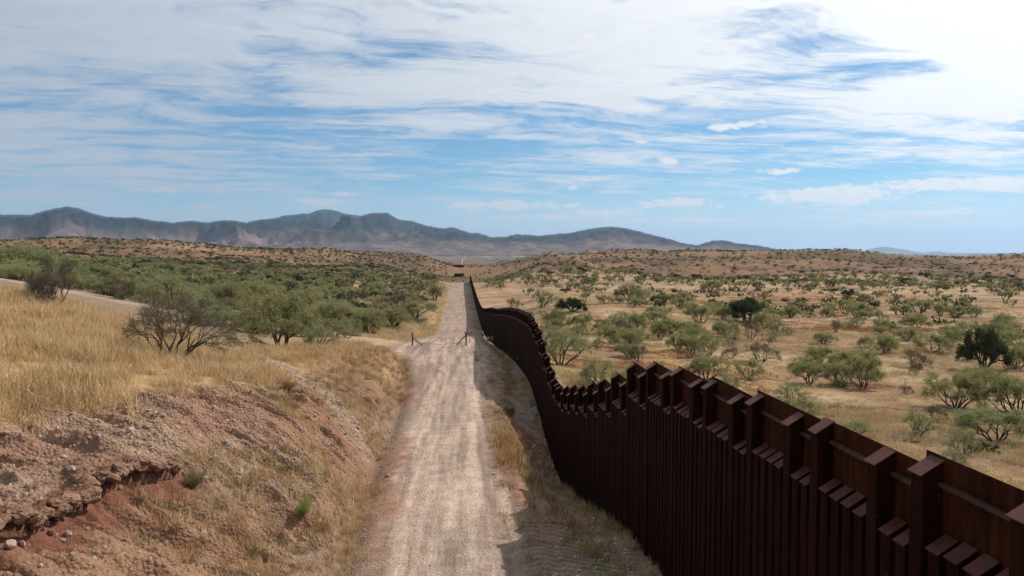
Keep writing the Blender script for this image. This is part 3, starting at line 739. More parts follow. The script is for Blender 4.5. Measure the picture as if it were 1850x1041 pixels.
# fields of mesquites: uncountable-looking distance, but the largest are things
def zone_density(px, py, X, Y):
    """chance for a bush at this place and its kind"""
    r = math.hypot(X, Y)
    if X < 0:
        if r < 98: return 0
        if X > left_edge(Y) - 9: return 0
        if 100 < r < 420:
            if 405 < 0: return 0
            cl = float(ss(.36, .50, fbm(np.array([X / 34.]), np.array([Y / 34.]), 3, 301))[0])
            return (.04 + .38 * cl) * (.6 if r < 160 else 1)
        if r < 800: return .75
        return .35
    else:
        if X < 14: return 0
        if r < 60: return 0
        cl = float(ss(.46, .6, fbm(np.array([X / 30.]), np.array([Y / 30.]), 3, 302))[0])
        if r < 420: return (.004 + .085 * cl) * float(ss(70, 200, r)) + .012 * (r > 200)
        if r < 600: return .36
        return .22
auto = []
random.seed(21)
tries = 0
while tries < 30000:
    tries += 1
    a = R(random.uniform(-36, 42)); rr_ = math.exp(random.uniform(math.log(70), math.log(1250)))
    X, Y = rr_ * math.sin(a), rr_ * math.cos(a)
    # even in plan: accept by area, thinned with distance band
    if random.random() > zone_density(0, 0, X, Y): continue
    W = random.uniform(3.2, 6.5) * (1 if X < 0 else .85) * random.choice((1, 1, .75))
    if rr_ > 600: W *= .7
    auto.append((rr_, X, Y, W))
auto.sort()
grid = {}
def ok(X, Y, W, f=.42):
    g = int(X // 8), int(Y // 8)
    for i in (-1, 0, 1):
        for j in (-1, 0, 1):
            for (x, y, q) in grid.get((g[0] + i, g[1] + j), ()):
                if math.hypot(X - x, Y - y) < (W + q) * f: return False
    grid.setdefault(g, []).append((X, Y, W)); return True
for q in placed: grid.setdefault((int(q[0] // 8), int(q[1] // 8)), []).append(q)
auto = [q for q in auto if ok(q[1], q[2], q[3], .40 if q[0] < 600 else .5)]
AX = np.array([q[1] for q in auto]); AY = np.array([q[2] for q in auto]); AZz = terrain(AX, AY)
print('auto bushes', len(auto))
def zone_name(px, r, X):
    if X < 0:
        col_ = 'beyond the side track' if px < 300 else ('behind the widest green mesquite' if px < 600 else 'beside the road clearing')
        row = 'front row' if r < 150 else ('middle' if r < 220 else 'back')
        return 'the', f'{row} of the left thicket {col_}'
    col_ = 'near the fence' if px < 1100 else ('behind the grove' if px < 1350 else ('right of the middle juniper' if px < 1620 else 'at the far right'))
    return 'scattered', f'{"nearer" if r < 230 else "farther"} straw plain {col_}'
n_g = 0; rest = []
for (r_, X, Y, W), z in zip(auto, AZz):
    px, py, dep = project(X, Y, z)
    if not (-60 < px < 1910): rest.append((X, Y, z, W)); continue
    if n_g < 300:
        kd = random.choices(('green', 'sparse', 'bare', 'pale'), (.62, .18, .12, .08))[0]
        adj, zn = zone_name(px, r_, X)
        kn = {'green': 'green mesquite', 'pale': 'pale green mesquite', 'sparse': 'half bare mesquite', 'bare': 'leafless grey mesquite'}[kd]
        hh = W * (random.uniform(.36, .54) if X < 0 else random.uniform(.45, .65))
        put_tree(kd, px, py, W * FPX / dep, hh * FPX / dep, f'{kn} in the {zn}'.replace('half bare', 'sparse'), group=f'{kn}s of the {zn}', pos=(X, Y, z)); n_g += 1
    else: rest.append((X, Y, z, W))

# ------------------------------------------------------------------ scatter by geometry nodes (only for stuff)
def scatter(name, P, scl, rot, idx, protos, label=None, cat=None):
    me = bpy.data.meshes.new(name); P = np.asarray(P, np.float32); me.vertices.add(len(P)); me.vertices.foreach_set('co', P.ravel())
    a = me.attributes.new('scl', 'FLOAT_VECTOR', 'POINT'); a.data.foreach_set('vector', np.asarray(scl, np.float32).ravel())
    a = me.attributes.new('rot', 'FLOAT_VECTOR', 'POINT'); a.data.foreach_set('vector', np.asarray(rot, np.float32).ravel())
    a = me.attributes.new('pick', 'INT', 'POINT'); a.data.foreach_set('value', np.asarray(idx, np.int32))
    o = bpy.data.objects.new(name, me); COL.objects.link(o); o['kind'] = 'stuff'
    if label: o['label'] = label; o['category'] = cat
    ng = bpy.data.node_groups.new(name, 'GeometryNodeTree')
    ng.interface.new_socket('Geometry', in_out='INPUT', socket_type='NodeSocketGeometry')
    ng.interface.new_socket('Geometry', in_out='OUTPUT', socket_type='NodeSocketGeometry')
    n = ng.nodes; L = ng.links
    gi, go = n.new('NodeGroupInput'), n.new('NodeGroupOutput'); ip = n.new('GeometryNodeInstanceOnPoints')
    jo = n.new('GeometryNodeJoinGeometry')
    for pm in reversed(protos):
        po = bpy.data.objects.new(pm.name, pm)
        oi = n.new('GeometryNodeObjectInfo'); oi.inputs['Object'].default_value = po; oi.inputs['As Instance'].default_value = True
        L.new(oi.outputs['Geometry'], jo.inputs[0])
    def attr(nm, t):
        q = n.new('GeometryNodeInputNamedAttribute'); q.data_type = t; q.inputs['Name'].default_value = nm
        return q.outputs[0]
    L.new(gi.outputs[0], ip.inputs['Points']); L.new(jo.outputs[0], ip.inputs['Instance'])
    ip.inputs['Pick Instance'].default_value = True
    L.new(attr('pick', 'INT'), ip.inputs['Instance Index'])
    L.new(attr('scl', 'FLOAT_VECTOR'), ip.inputs['Scale'])
    er = n.new('FunctionNodeEulerToRotation'); L.new(attr('rot', 'FLOAT_VECTOR'), er.inputs[0]); L.new(er.outputs[0], ip.inputs['Rotation'])
    L.new(ip.outputs[0], go.inputs[0])
    md = o.modifiers.new('scatter', 'NODES'); md.node_group = ng
    return o

rest = np.array(rest)
n_ = len(rest)
if n_:
    r_ = np.hypot(rest[:, 0], rest[:, 1])
    P = rest[:, :3].copy(); P[:, 2] -= .1
    hs = rest[:, 3] * RNG.uniform(.5, .75, n_)
    pr = PROTO['s_green'] + PROTO['s_dark'] + PROTO['s_dry']
    idx = np.where(RNG.random(n_) < .62, RNG.integers(0, 4, n_), RNG.integers(5, 10, n_))
    far_ = r_ > 600; idx = np.where(far_ & (RNG.random(n_) < .6), RNG.integers(4, 7, n_), idx)
    rt = np.zeros((n_, 3)); rt[:, 2] = RNG.uniform(0, 6.3, n_)
    scatter('distant_brush', P, np.stack([rest[:, 3]] * 2 + [hs], 1), rt, idx, pr, 'dark and green brush covering the far valley floor and hills', 'brush')
# small scrub specks on the hills, both sides
N = 13000
a = np.radians(RNG.uniform(-36, 42, N)); r_ = np.sqrt(RNG.uniform(480 ** 2, 1300 ** 2, N)); X, Y = r_ * np.sin(a), r_ * np.cos(a)
keep = RNG.random(N) < (.10 + .5 * (X < -15) + .6 * ss(.45, .62, fbm(X / 90, Y / 90, 4, 107))); keep &= ~((np.abs(X + 2) < 12) & (Y < 620))
X, Y = X[keep], Y[keep]; n_ = len(X); z = terrain(X, Y)
wv = RNG.uniform(1.2, 4.0, n_); rt = np.zeros((n_, 3)); rt[:, 2] = RNG.uniform(0, 6.3, n_)
pr = PROTO['s_green'] + PROTO['s_dark'] + PROTO['s_dry']
scatter('hillside_scrub', np.stack([X, Y, z - .1], 1), np.stack([wv, wv, wv * .6], 1), rt, RNG.integers(2, 9, n_), pr, 'dark scrub dotted over the brown hills', 'scrub')

# ------------------------------------------------------------------ grass
def grass_mat(name, cols, trans=.3):
    m_ = bpy.data.materials.new(name); m_.use_nodes = True; n = NT(m_.node_tree); n.n.clear()
    oi = n.node('ShaderNodeObjectInfo'); lf = n.node('ShaderNodeNewGeometry').outputs['Random Per Island']
    f = n.m('ADD', n.m('MULTIPLY', oi.outputs['Random'], .65), n.m('MULTIPLY', lf, .35))
    cr = n.node('ShaderNodeValToRGB'); n.put(cr.inputs[0], f); e = cr.color_ramp.elements
    while len(e) < len(cols): e.new(.5)
    for k, q in enumerate(cols): e[k].position = k / (len(cols) - 1); e[k].color = (*q, 1)
    d = n.node('ShaderNodeBsdfDiffuse'); n.put(d.inputs[0], cr.outputs[0]); t = n.node('ShaderNodeBsdfTranslucent'); n.put(t.inputs[0], cr.outputs[0])
    mx = n.node('ShaderNodeMixShader'); mx.inputs[0].default_value = trans
    n.l.new(d.outputs[0], mx.inputs[1]); n.l.new(t.outputs[0], mx.inputs[2])
    o = n.node('ShaderNodeOutputMaterial'); n.l.new(mx.outputs[0], o.inputs[0]); return m_
G_GOLD = grass_mat('golden_grass', [(.42, .275, .135), (.58, .41, .22), (.70, .54, .33)])
G_STRAW = grass_mat('straw_grass', [(.30, .20, .10), (.45, .33, .18), (.58, .47, .30)])
G_OLIVE = grass_mat('olive_grass', [(.10, .09, .04), (.19, .155, .07), (.30, .235, .11)])
G_ORANGE = grass_mat('rusty_grass', [(.22, .085, .04), (.32, .15, .06), (.38, .23, .10)])
def tuft(seed, n, spread, h, wd, mat, lean=.35):
    random.seed(seed); G = Geo()
    for k in range(n):
        a = random.uniform(0, 2 * PI); q = Vector((math.cos(a), math.sin(a), 0)) * random.random() ** .5 * spread
        d = Vector((random.gauss(0, lean), random.gauss(0, lean), 1)).normalized(); L = h * random.uniform(.5, 1.15)
        sd = Matrix.Rotation(random.uniform(0, PI), 3, 'Z') @ Vector((wd / 2, 0, 0)); m1 = q + d * L * .55; tp = m1 + (d + Vector((random.gauss(0, .3), random.gauss(0, .3), -.15))).normalized() * L * .5
        b = len(G.v); G.v += [tuple(q - sd), tuple(q + sd), tuple(m1 + sd * .7), tuple(m1 - sd * .7), tuple(tp)]
        G.f += [(b, b + 1, b + 2, b + 3), (b + 3, b + 2, b + 4)]
    return G.mesh('tuft', False, [mat])
def gpts(name, X, Y, protos, size, label, cat='grass', flat=1.0, tilt=.12):
    n_ = len(X); z = terrain(X, Y); rt = RNG.normal(0, tilt, (n_, 3)); rt[:, 2] = RNG.uniform(0, 6.3, n_)
    sc = size * RNG.uniform(.6, 1.35, n_)
    scatter(name, np.stack([X, Y, z - .02], 1), np.stack([sc, sc, sc * flat], 1), rt, RNG.integers(0, len(protos), n_), protos, label, cat)
tg = [tuft(700 + i, 26, .30, .42, .016, G_GOLD) for i in range(4)]
ts = [tuft(720 + i, 26, .32, .36, .022, G_STRAW, .5) for i in range(4)]
to = [tuft(740 + i, 24, .25, .40, .016, G_OLIVE) for i in range(3)]
tr_ = [tuft(760 + i, 24, .28, .40, .014, G_ORANGE) for i in range(3)]
big_s = [tuft(780 + i, 22, .9, .55, .06, G_STRAW, .45) for i in range(3)] + [tuft(790, 22, .9, .5, .06, G_GOLD, .45), tuft(791, 22, .9, .5, .06, G_ORANGE, .45)]
# golden slope
N = 60000; X = RNG.uniform(-62, -7, N); Y = RNG.uniform(17, 66, N)
r_ = np.hypot(X, Y); bl = below_rim(X, Y)
gp = fbm(X / 1.7, Y / 1.7, 3, 410)
bl = np.clip(below_rim(X + RNG.normal(0, .55, N), Y), 0, 1)
pick = (bl < .5) & (RNG.random(N) < .25 + .9 * ss(.3, .5, gp)) & (RNG.random(N) < np.clip(42 / r_, .25, 1)) & (X > -Y * .9 - 4) & (seg_dist(X, Y, trail) > 1.0)
pick &= ~((Y > 58) & (X < -14))
gpts('golden_grass', X[pick], Y[pick], tg + tg + ts[:2] + [tr_[0]], .75 + .8 * ss(.35, .62, gp[pick]), 'dense golden dry grass covering the left slope')
# patches on the bank, mixed
N = 16000; X = RNG.uniform(-20, -3.6, N); Y = RNG.uniform(13, 84, N)
bl = below_rim(X, Y); pt = fbm(X / 2.6, Y / 2.6, 3, 401)
lowr = ss(-9, -6.5, X)   # lower, right part of the face carries more grass
pick = (bl > .5) & (pt + lowr * .15 * ss(15, 24, Y) + .10 * ss(30, 42, Y) > .545) & (RNG.random(N) < .75) & (scarp_x(Y) - X < .3)
pick &= (seg_dist(X, Y, trail) > .7) & (X < left_edge(Y) - .9 - 2.2 * (fbm(X / 2, Y / 3, 2, 411) - .25) * ss(20, 30, Y) * (1 - ss(50, 62, Y)))
gpts('bank_grass', X[pick], Y[pick], tg[:2] + to[:2] + [ts[0], ts[1]] + tr_, .85, 'patchy dry grass on the eroded bank')
N = 2600; X = RNG.uniform(-20, -8, N); Y = RNG.uniform(12, 34, N)
pick = (below_rim(X, Y) > .5) & (scarp_x(Y) - X > .6) & (RNG.random(N) < .14 + .5 * ss(.5, .6, fbm(X, Y, 2, 402)))
gpts('bank_weeds', X[pick], Y[pick], to + tr_, .5, 'small grey weeds on the pebbly upper bank', 'weeds')
# ditch grass
N = 420; Y = 14 + 14 * RNG.random(N) ** 1.6; X = left_edge(Y) - 1.25 + RNG.normal(0, .28, N)
gpts('ditch_grass', X, Y, to[:1] + tg[:2] + [ts[0]], .55, 'yellow green grass in the roadside ditch')
# verge between road and fence
N = 9000; Y = RNG.uniform(8, 100, N); X = RNG.uniform(1.2, 5.1, N)
cen = np.interp(Y, [8, 18, 22, 28, 34, 42, 55, 75, 100], [4.1, 3.9, 3.4, 2.5, 1.95, 2.1, 3.5, 4.2, 4.3])
wdt = np.interp(Y, [8, 25, 34, 45, 60, 100], [.45, .55, .5, .4, .35, .4])
p_ = np.exp(-((X - cen) / (wdt * .8)) ** 2) * .8 + .55 * ss(4.55, 4.95, X) * (Y < 60) + .03
pick = RNG.random(N) < p_
gpts('verge_grass', X[pick], Y[pick], to + [to[0], tg[1], ts[1]], .78, 'olive and straw grass strip between road and fence')
# orange clumps
X = RNG.normal(2.05, .22, 130); Y = RNG.normal(34, 2.2, 130)
gpts('rusty_grass', X, Y, tr_ + [tg[0]], 1.15, 'tall rusty orange grass clump on the road shoulder')
# verge beside the far road
N = 5000; Y = RNG.uniform(96, 480, N); X = left_edge(Y) - RNG.uniform(.3, 8, N) * (1 + Y / 400)
gpts('roadside_grass', X[RNG.random(N) < .8], Y[RNG.random(N) < .8][:0] if False else Y[:0], big_s, 1, 'x') if False else None
pick = RNG.random(N) < .8
gpts('roadside_straw', X[pick], Y[pick], big_s[:4], .9, 'golden straw along the left side of the far road')
# straw plain right of the fence
N = 70000; a = np.radians(RNG.uniform(4, 41, N)); r_ = np.exp(RNG.uniform(math.log(32), math.log(330), N)); X, Y = r_ * np.sin(a), r_ * np.cos(a)
pick = (X > 7.5) & (fbm(X / 6, Y / 3, 3, 403) * .6 + fbm(X / 22, Y / 9, 3, 406) * .4 + RNG.normal(0, .05, N) > .475)
r2 = r_[pick]; X, Y = X[pick], Y[pick]; z = terrain(X, Y); n_ = len(X); rt = RNG.normal(0, .15, (n_, 3)); rt[:, 2] = RNG.uniform(0, 6.3, n_)
rc = fbm(X / 25, Y / 25, 3, 404); idx = np.where(rc > .56, 4, np.where(rc > .5, 3, RNG.integers(0, 3, n_)))
sc = RNG.uniform(.35, .8, n_) * np.clip(r2 / 110, .6, 1.25)
scatter('straw_grass', np.stack([X, Y, z - .05], 1), np.stack([sc, sc, sc], 1), rt, idx, big_s, 'pale dry straw grass covering the plain beyond the fence', 'grass')

N = 9000; a = np.radians(RNG.uniform(8, 41, N)); r_ = RNG.uniform(26, 75, N); X, Y = r_ * np.sin(a), r_ * np.cos(a)
pick = (X > 7.5) & (fbm(X / 4, Y / 4, 3, 405) > .5)
gpts('bunch_grass', X[pick], Y[pick], ts + ts[:2] + [tg[0]], 1.25, 'tousled pale bunch grass just beyond the near fence')
# ------------------------------------------------------------------ stones
def rock_mesh(seed, name='stone', sub=1):
    import bmesh
    random.seed(seed); bm = bmesh.new(); bmesh.ops.create_icosphere(bm, subdivisions=sub, radius=1)
    s3 = (random.uniform(.8, 1.2), random.uniform(.6, 1), random.uniform(.45, .75))
    for v in bm.verts:
        f = random.uniform(.75, 1.15); v.co = Vector((v.co.x * s3[0] * f, v.co.y * s3[1] * f, v.co.z * s3[2] * f))
    me = bpy.data.meshes.new(name); bm.to_mesh(me); bm.free(); me.materials.append(M_STONE); return me
M_STONE, n, b = principled('stone', None, .9, .1)
oi = n.node('ShaderNodeObjectInfo')
n.put(b.inputs['Base Color'], n.mix(n.m('MULTIPLY', n.noise(n.node('ShaderNodeTexCoord').outputs['Object'], 3, 3), 1.0), n.mix(oi.outputs['Random'], (.20, .115, .08), (.50, .40, .33)), (.30, .20, .15)))
rocks = [rock_mesh(800 + i) for i in range(5)]
M_CRUST, n, b = principled('crust_earth', None, .95, .05)
P_ = n.node('ShaderNodeNewGeometry').outputs['Position']
vo_ = n.node('ShaderNodeTexVoronoi'); n.put(vo_.inputs['Vector'], P_); vo_.inputs['Scale'].default_value = 16
n.put(b.inputs['Base Color'], n.mix(n.rng(n.noise(P_, 5, 5, .7), .35, .65), (.30, .19, .13), (.21, .11, .075)))
bp_ = n.node('ShaderNodeBump'); bp_.inputs['Strength'].default_value = .9; bp_.inputs['Distance'].default_value = .08
n.put(bp_.inputs['Height'], n.m('ADD', n.noise(P_, 14, 5, .7), n.m('MULTIPLY', vo_.outputs['Distance'], -.6))); n.put(b.inputs['Normal'], bp_.outputs[0])
N = 20000; X = RNG.uniform(-20, -3.5, N); Y = RNG.uniform(12, 62, N); bl = below_rim(X, Y); s_ = scarp_x(Y) - X
pick = (bl > .4) & (RNG.random(N) < np.where(s_ > .3, .9, .35))
X, Y = X[pick], Y[pick]; z = terrain(X, Y); n_ = len(X); sc = .022 + .075 * RNG.random(n_) ** 3.2
scatter('bank_gravel', np.stack([X, Y, z + sc * .1], 1), np.stack([sc] * 3, 1), RNG.uniform(0, 6.3, (n_, 3)), RNG.integers(0, 5, n_), rocks, 'loose pebbles and stones on the eroded bank', 'gravel')
N = 5200; Y = 10 + 70 * RNG.random(N) ** 1.5; X = RNG.uniform(-3.4, 5.0, N); pick = RNG.random(N) < np.where((X > 1.6) | (X < -2.3), .9, .22)
X, Y = X[pick], Y[pick]; z = terrain(X, Y); n_ = len(X); sc = .012 + .045 * RNG.random(n_) ** 3
scatter('road_gravel', np.stack([X, Y, z], 1), np.stack([sc] * 3, 1), RNG.uniform(0, 6.3, (n_, 3)), RNG.integers(0, 5, n_), rocks, 'scattered gravel on the dirt road', 'gravel')
# jutting crust of conglomerate over the undercut
N = 360; Y = RNG.uniform(11.5, 21.8, N); lay = RNG.random(N); X = scarp_x(Y) - .32 + lay * .42 + RNG.normal(0, .06, N) + .08
z = terrain(scarp_x(Y) - .45, Y) + .02 - .10 * lay + RNG.normal(0, .025, N); sc = RNG.uniform(.09, .21, N) * scarp_amp(Y)
crust = [rock_mesh(870 + i, 'crust', 2) for i in range(4)]
for q in crust: q.materials.clear(); q.materials.append(M_CRUST)
scatter('crust_ledge', np.stack([X, Y, z], 1), np.stack([sc * 1.15, sc * 1.3, sc * 1.15], 1), RNG.uniform(-.6, .6, (N, 3)) + np.array([0, 0, 1]) * RNG.uniform(0, 6.3, (N, 1)), RNG.integers(0, 4, N), crust, 'overhanging crust of pebbly red earth above the undercut', 'earth ledge')
tp = np.array(trail); N = 800; t = RNG.uniform(0, len(tp) - 1.001, N); k = t.astype(int); f = (t - k)[:, None]
Pp = tp[k] * (1 - f) + tp[k + 1] * f + RNG.normal(0, .75, (N, 2)); z = terrain(Pp[:, 0], Pp[:, 1]); sc = .03 + .10 * RNG.random(N) ** 3
scatter('trail_stones', np.stack([Pp[:, 0], Pp[:, 1], z], 1), np.stack([sc] * 3, 1), RNG.uniform(0, 6.3, (N, 3)), RNG.integers(0, 5, N), rocks, 'stones littering the eroded trail', 'gravel')
for (px, py, s_, lb_) in [(368, 872, .16, 'pale rounded rock lying low on the bank'), (237, 782, .14, 'pale flat rock on the pebbly upper bank face'), (18, 991, .14, 'pinkish rock near the bottom left corner'),
                          (700, 862, .13, 'dark rock at the left edge of the road'), (893, 858, .13, 'pale rock where the road shoulder drops off'), (990, 848, .17, 'pale slab at the foot of the fence in the dip'),
                          (6, 786, .16, 'large pink stone on the bank at the left edge'), (268, 775, .15, 'tan stone sunk in the gullied bank')]:
    p = hit(px, py); o = link('rock', rock_mesh(int(px) + 3, 'rock', 2), None, label=lb_, category='rock'); o.location = (p[0], p[1], p[2] + s_ * .2); o.scale = (s_,) * 3; o.rotation_euler.z = px

# ------------------------------------------------------------------ prickly pears
def cactus_mesh(seed):
    random.seed(seed); G = Geo()
    def pad(p, d, L):
        a = Matrix.Rotation(random.uniform(0, PI), 3, d) @ d.orthogonal().normalized(); nrm = d.cross(a)
        ring = [p + d * (L / 2 - L / 2 * math.cos(t)) + a * (L * .36 * math.sin(t)) for t in [2 * PI * k / 8 for k in range(8)]]
        b = len(G.v); G.v += [tuple(q) for q in ring] + [tuple(p + d * L / 2 + nrm * L * .09), tuple(p + d * L / 2 - nrm * L * .09)]
        for k in range(8): G.f += [(b + k, b + (k + 1) % 8, b + 8), (b + (k + 1) % 8, b + k, b + 9)]
        return p + d * L * .9
    for s_ in range(9):
        p = Vector((random.uniform(-.42, .42), random.uniform(-.42, .42), 0)); d = Vector((random.gauss(0, .3), random.gauss(0, .3), 1)).normalized()
        for k in range(random.randint(2, 4)):
            q = pad(p, d, random.uniform(.22, .32))
            if random.random() < .6: pad(q, (d + rv(.5)).normalized(), .22)
            p = q; d = (d + rv(.35)).normalized()
    V = np.array(G.v); G.v = [tuple(q) for q in V / [1, 1, V[:, 2].max()]]
    return G.mesh('prickly_pear', False, [M_CACT])
cact = [cactus_mesh(900 + i) for i in range(4)]
random.seed(77)
PEARS = [(1606, 592, 42, 12, 'dark prickly pear thicket lying in front of the flat green mesquite'), (1705, 586, 20, 13, 'prickly pear with raised pads right of the long pear thicket'), (1688, 584, 18, 12, 'small prickly pear between the long thicket and the raised one'),
         (1633, 798, 28, 8, 'low dark prickly pear remains on pale straw beyond the fence'), (1617, 793, 16, 8, 'left small prickly pear of the two on pale straw'), (1781, 596, 16, 12, 'prickly pear standing behind the tall juniper'),
         (1315, 560, 18, 12, 'prickly pear immediately left above the middle juniper'), (1288, 536, 22, 9, 'flat prickly pear at the foot of the far mesquite clump'), (1440, 551, 12, 7, 'small prickly pear above the pale rounded bush')]
def put_pear(px, py, w_, h_, lb_, grp=None, pos=None):
    p = pos if pos is not None else hit(px, py)
    if p is None: return
    dep = p[0] * syw + p[1] * cyw
    o = bpy.data.objects.new('prickly_pear', random.choice(cact)); COL.objects.link(o); o.location = (p[0], p[1], p[2] - .05)
    o.scale = (w_ * dep / FPX, w_ * dep / FPX, h_ * dep / FPX); o.rotation_euler.z = random.uniform(0, 6); o['label'] = lb_; o['category'] = 'cactus'
    if grp: o['group'] = grp
for q in PEARS: put_pear(*q)
for k in range(110):
    px = random.choice((random.uniform(1180, 1850), random.uniform(1180, 1850), random.gauss(1440, 110))); py = random.uniform(498, 568) if px > 1380 else random.uniform(510, 560)
    s_ = random.uniform(.7, 1.3) * (6.5 + (py - 500) * .12)
    pz = 'behind the grove' if px < 1330 else ('above the middle juniper' if px < 1480 else ('towards the right of the view' if px < 1680 else 'at the right edge of the view'))
    pq = 'farthest low' if py < 520 else ('small' if py < 542 else 'larger')
    put_pear(px, py, s_ * 1.3, s_ * .7, f'{pq} dark prickly pear on the far plain {pz}', f'{pq} prickly pears {pz}')

# ------------------------------------------------------------------ border fence
def rust(name, c1, c2, rough=.75, spec=.15):
    m_, n, b = principled(name, None, rough, spec)
    tc = n.node('ShaderNodeTexCoord').outputs['Object']; P = n.node('ShaderNodeNewGeometry').outputs['Position']
    st = n.noise(n.vm('MULTIPLY', P, (6, 6, .7)), 1.0, 5, .65); sp_ = n.noise(P, 22, 4, .7)
    f = n.m('ADD', n.m('MULTIPLY', st, .7), n.m('MULTIPLY', sp_, .3))
    col = n.mix(n.rng(f, .35, .65, 0, 1), c1, c2)
    scr = n.noise(n.vm('MULTIPLY', P, (5, 30, 5)), 1.0, 3, .8)
    col = n.mix(n.rng(scr, .68, .78, 0, .6), col, (.28, .2, .17))
    n.put(b.inputs['Base Color'], col); n.put(b.inputs['Roughness'], n.rng(sp_, .3, .7, rough - .12, rough + .15))
    bp = n.node('ShaderNodeBump'); bp.inputs['Strength'].default_value = .25; bp.inputs['Distance'].default_value = .01; n.put(bp.inputs['Height'], sp_); n.put(b.inputs['Normal'], bp.outputs[0])
    return m_
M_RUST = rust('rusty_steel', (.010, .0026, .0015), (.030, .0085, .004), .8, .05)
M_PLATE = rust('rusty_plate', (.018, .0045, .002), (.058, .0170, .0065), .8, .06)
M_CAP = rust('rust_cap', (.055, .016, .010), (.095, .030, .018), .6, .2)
M_RAIL = rust('dark_rail', (.035, .016, .012), (.07, .038, .03), .6, .25)
PITCHY = .305; PANEL = 8 * PITCHY
def tube_mesh(name, w_, top_extra):
    """square tube, slanted top falling towards -X; origin at the top front edge height; length 1 scaled in z later is avoided: real length"""
    G = Geo(); h = w_ / 2; dz = w_ * .62; L = 6.6
    G.v = [(-h, -h, -L), (h, -h, -L), (h, h, -L), (-h, h, -L), (-h, -h, -dz), (h, -h, 0), (h, h, 0), (-h, h, -dz)]
    G.f = [(0, 3, 2, 1), (4, 5, 6, 7), (0, 1, 5, 4), (1, 2, 6, 5), (2, 3, 7, 6), (3, 0, 4, 7)]
    return G.mesh(name, False, [M_RUST])
def cap_mesh(name, w_, over):
    G = Geo(); h = w_ / 2 + .012; sl_ = .62; x0 = -w_ / 2 - over; x1 = w_ / 2 + .015; t = .012
    z = lambda x: (x - w_ / 2) * sl_ + .003
    G.v = [(x0, -h, z(x0)), (x1, -h, z(x1)), (x1, h, z(x1)), (x0, h, z(x0))]; G.v += [(x, y, q + t) for x, y, q in G.v]
    G.f = [(0, 3, 2, 1), (4, 5, 6, 7), (0, 1, 5, 4), (1, 2, 6, 5), (2, 3, 7, 6), (3, 0, 4, 7)]
    return G.mesh(name, False, [M_CAP])
W_POST, W_BOL = .225, .19
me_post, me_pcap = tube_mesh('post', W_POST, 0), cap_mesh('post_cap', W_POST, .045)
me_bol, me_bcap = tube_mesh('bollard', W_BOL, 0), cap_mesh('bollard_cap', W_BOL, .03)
def boxmesh(name, dims, mat):
    G = Geo(); G.box(*dims); return G.mesh(name, False, [mat])
XP = XF + W_POST / 2 + .004
me_plate = boxmesh('steel_plate', (0, .010, 0, PANEL - .012, -1.52, 0), M_PLATE)
me_rail1 = boxmesh('rail', (-.062, -.003, W_POST / 2 + .003, 3 * PITCHY - W_POST / 2 - .003, -.05, 0), M_RAIL)
me_rail2 = boxmesh('rail', (-.062, -.003, 3 * PITCHY + W_POST / 2 + .003, 8 * PITCHY - W_POST / 2 - .003, -.05, 0), M_RAIL)
topp = [(850, 494.6), (855.5, 531), (872, 553), (897, 558.5), (923, 557), (941, 560), (959.5, 569), (970.5, 586), (979.6, 606), (987, 630), (994, 655), (1003, 679), (1014, 702.6), (1025, 706), (1047, 706), (1069, 704.5),
        (1098, 699), (1127, 688), (1142, 675), (1176, 667), (1222, 670.5), (1284.5, 687), (1339, 713), (1375, 715), (1448.5, 753.6), (1498.6, 760), (1612, 817), (1708.5, 836.5)]
tY, tZ = [], []
for x, y in topp:
    d = raydir(x, y); Y = (XF + .11) / (d[0] / d[1]); tY.append(Y); tZ.append(CZ + d[2] / d[1] * Y)
tY, tZ = np.array(tY[::-1]), np.array(tZ[::-1])
def top_z(Y):
    """height of the fence top, read off the photograph, back to ground + 5.2 m far away"""
    far_ = float(fence_z(Y)) + FH
    if Y > 420: return far_
    t = float(np.interp(Y, tY, tZ)); w_ = min(1, max(0, (Y - 130) / 120)); return t * (1 - w_) + far_ * w_
root = bpy.data.objects.new('border_fence', None); COL.objects.link(root); root.location = (XF, 0, gz(XF, 1))
root['label'] = 'tall rusty steel bollard fence running down into the valley beside the dirt road'; root['category'] = 'fence'
off = Vector(root.location)
Y0 = 10.31 - PANEL * 4
joined = {'post': (Geo(), M_RUST), 'bollard': (Geo(), M_RUST), 'steel_plate': (Geo(), M_PLATE)}
def part(name, me, loc, par=None):
    o = bpy.data.objects.new(name, me); COL.objects.link(o); o.parent = par or root; o.location = (Vector(loc) - off) if par is None else Vector(loc); return o
cnt = dict(post=0, bollard=0, plate=0)
random.seed(3)
npan = int((545 - Y0) / PANEL)
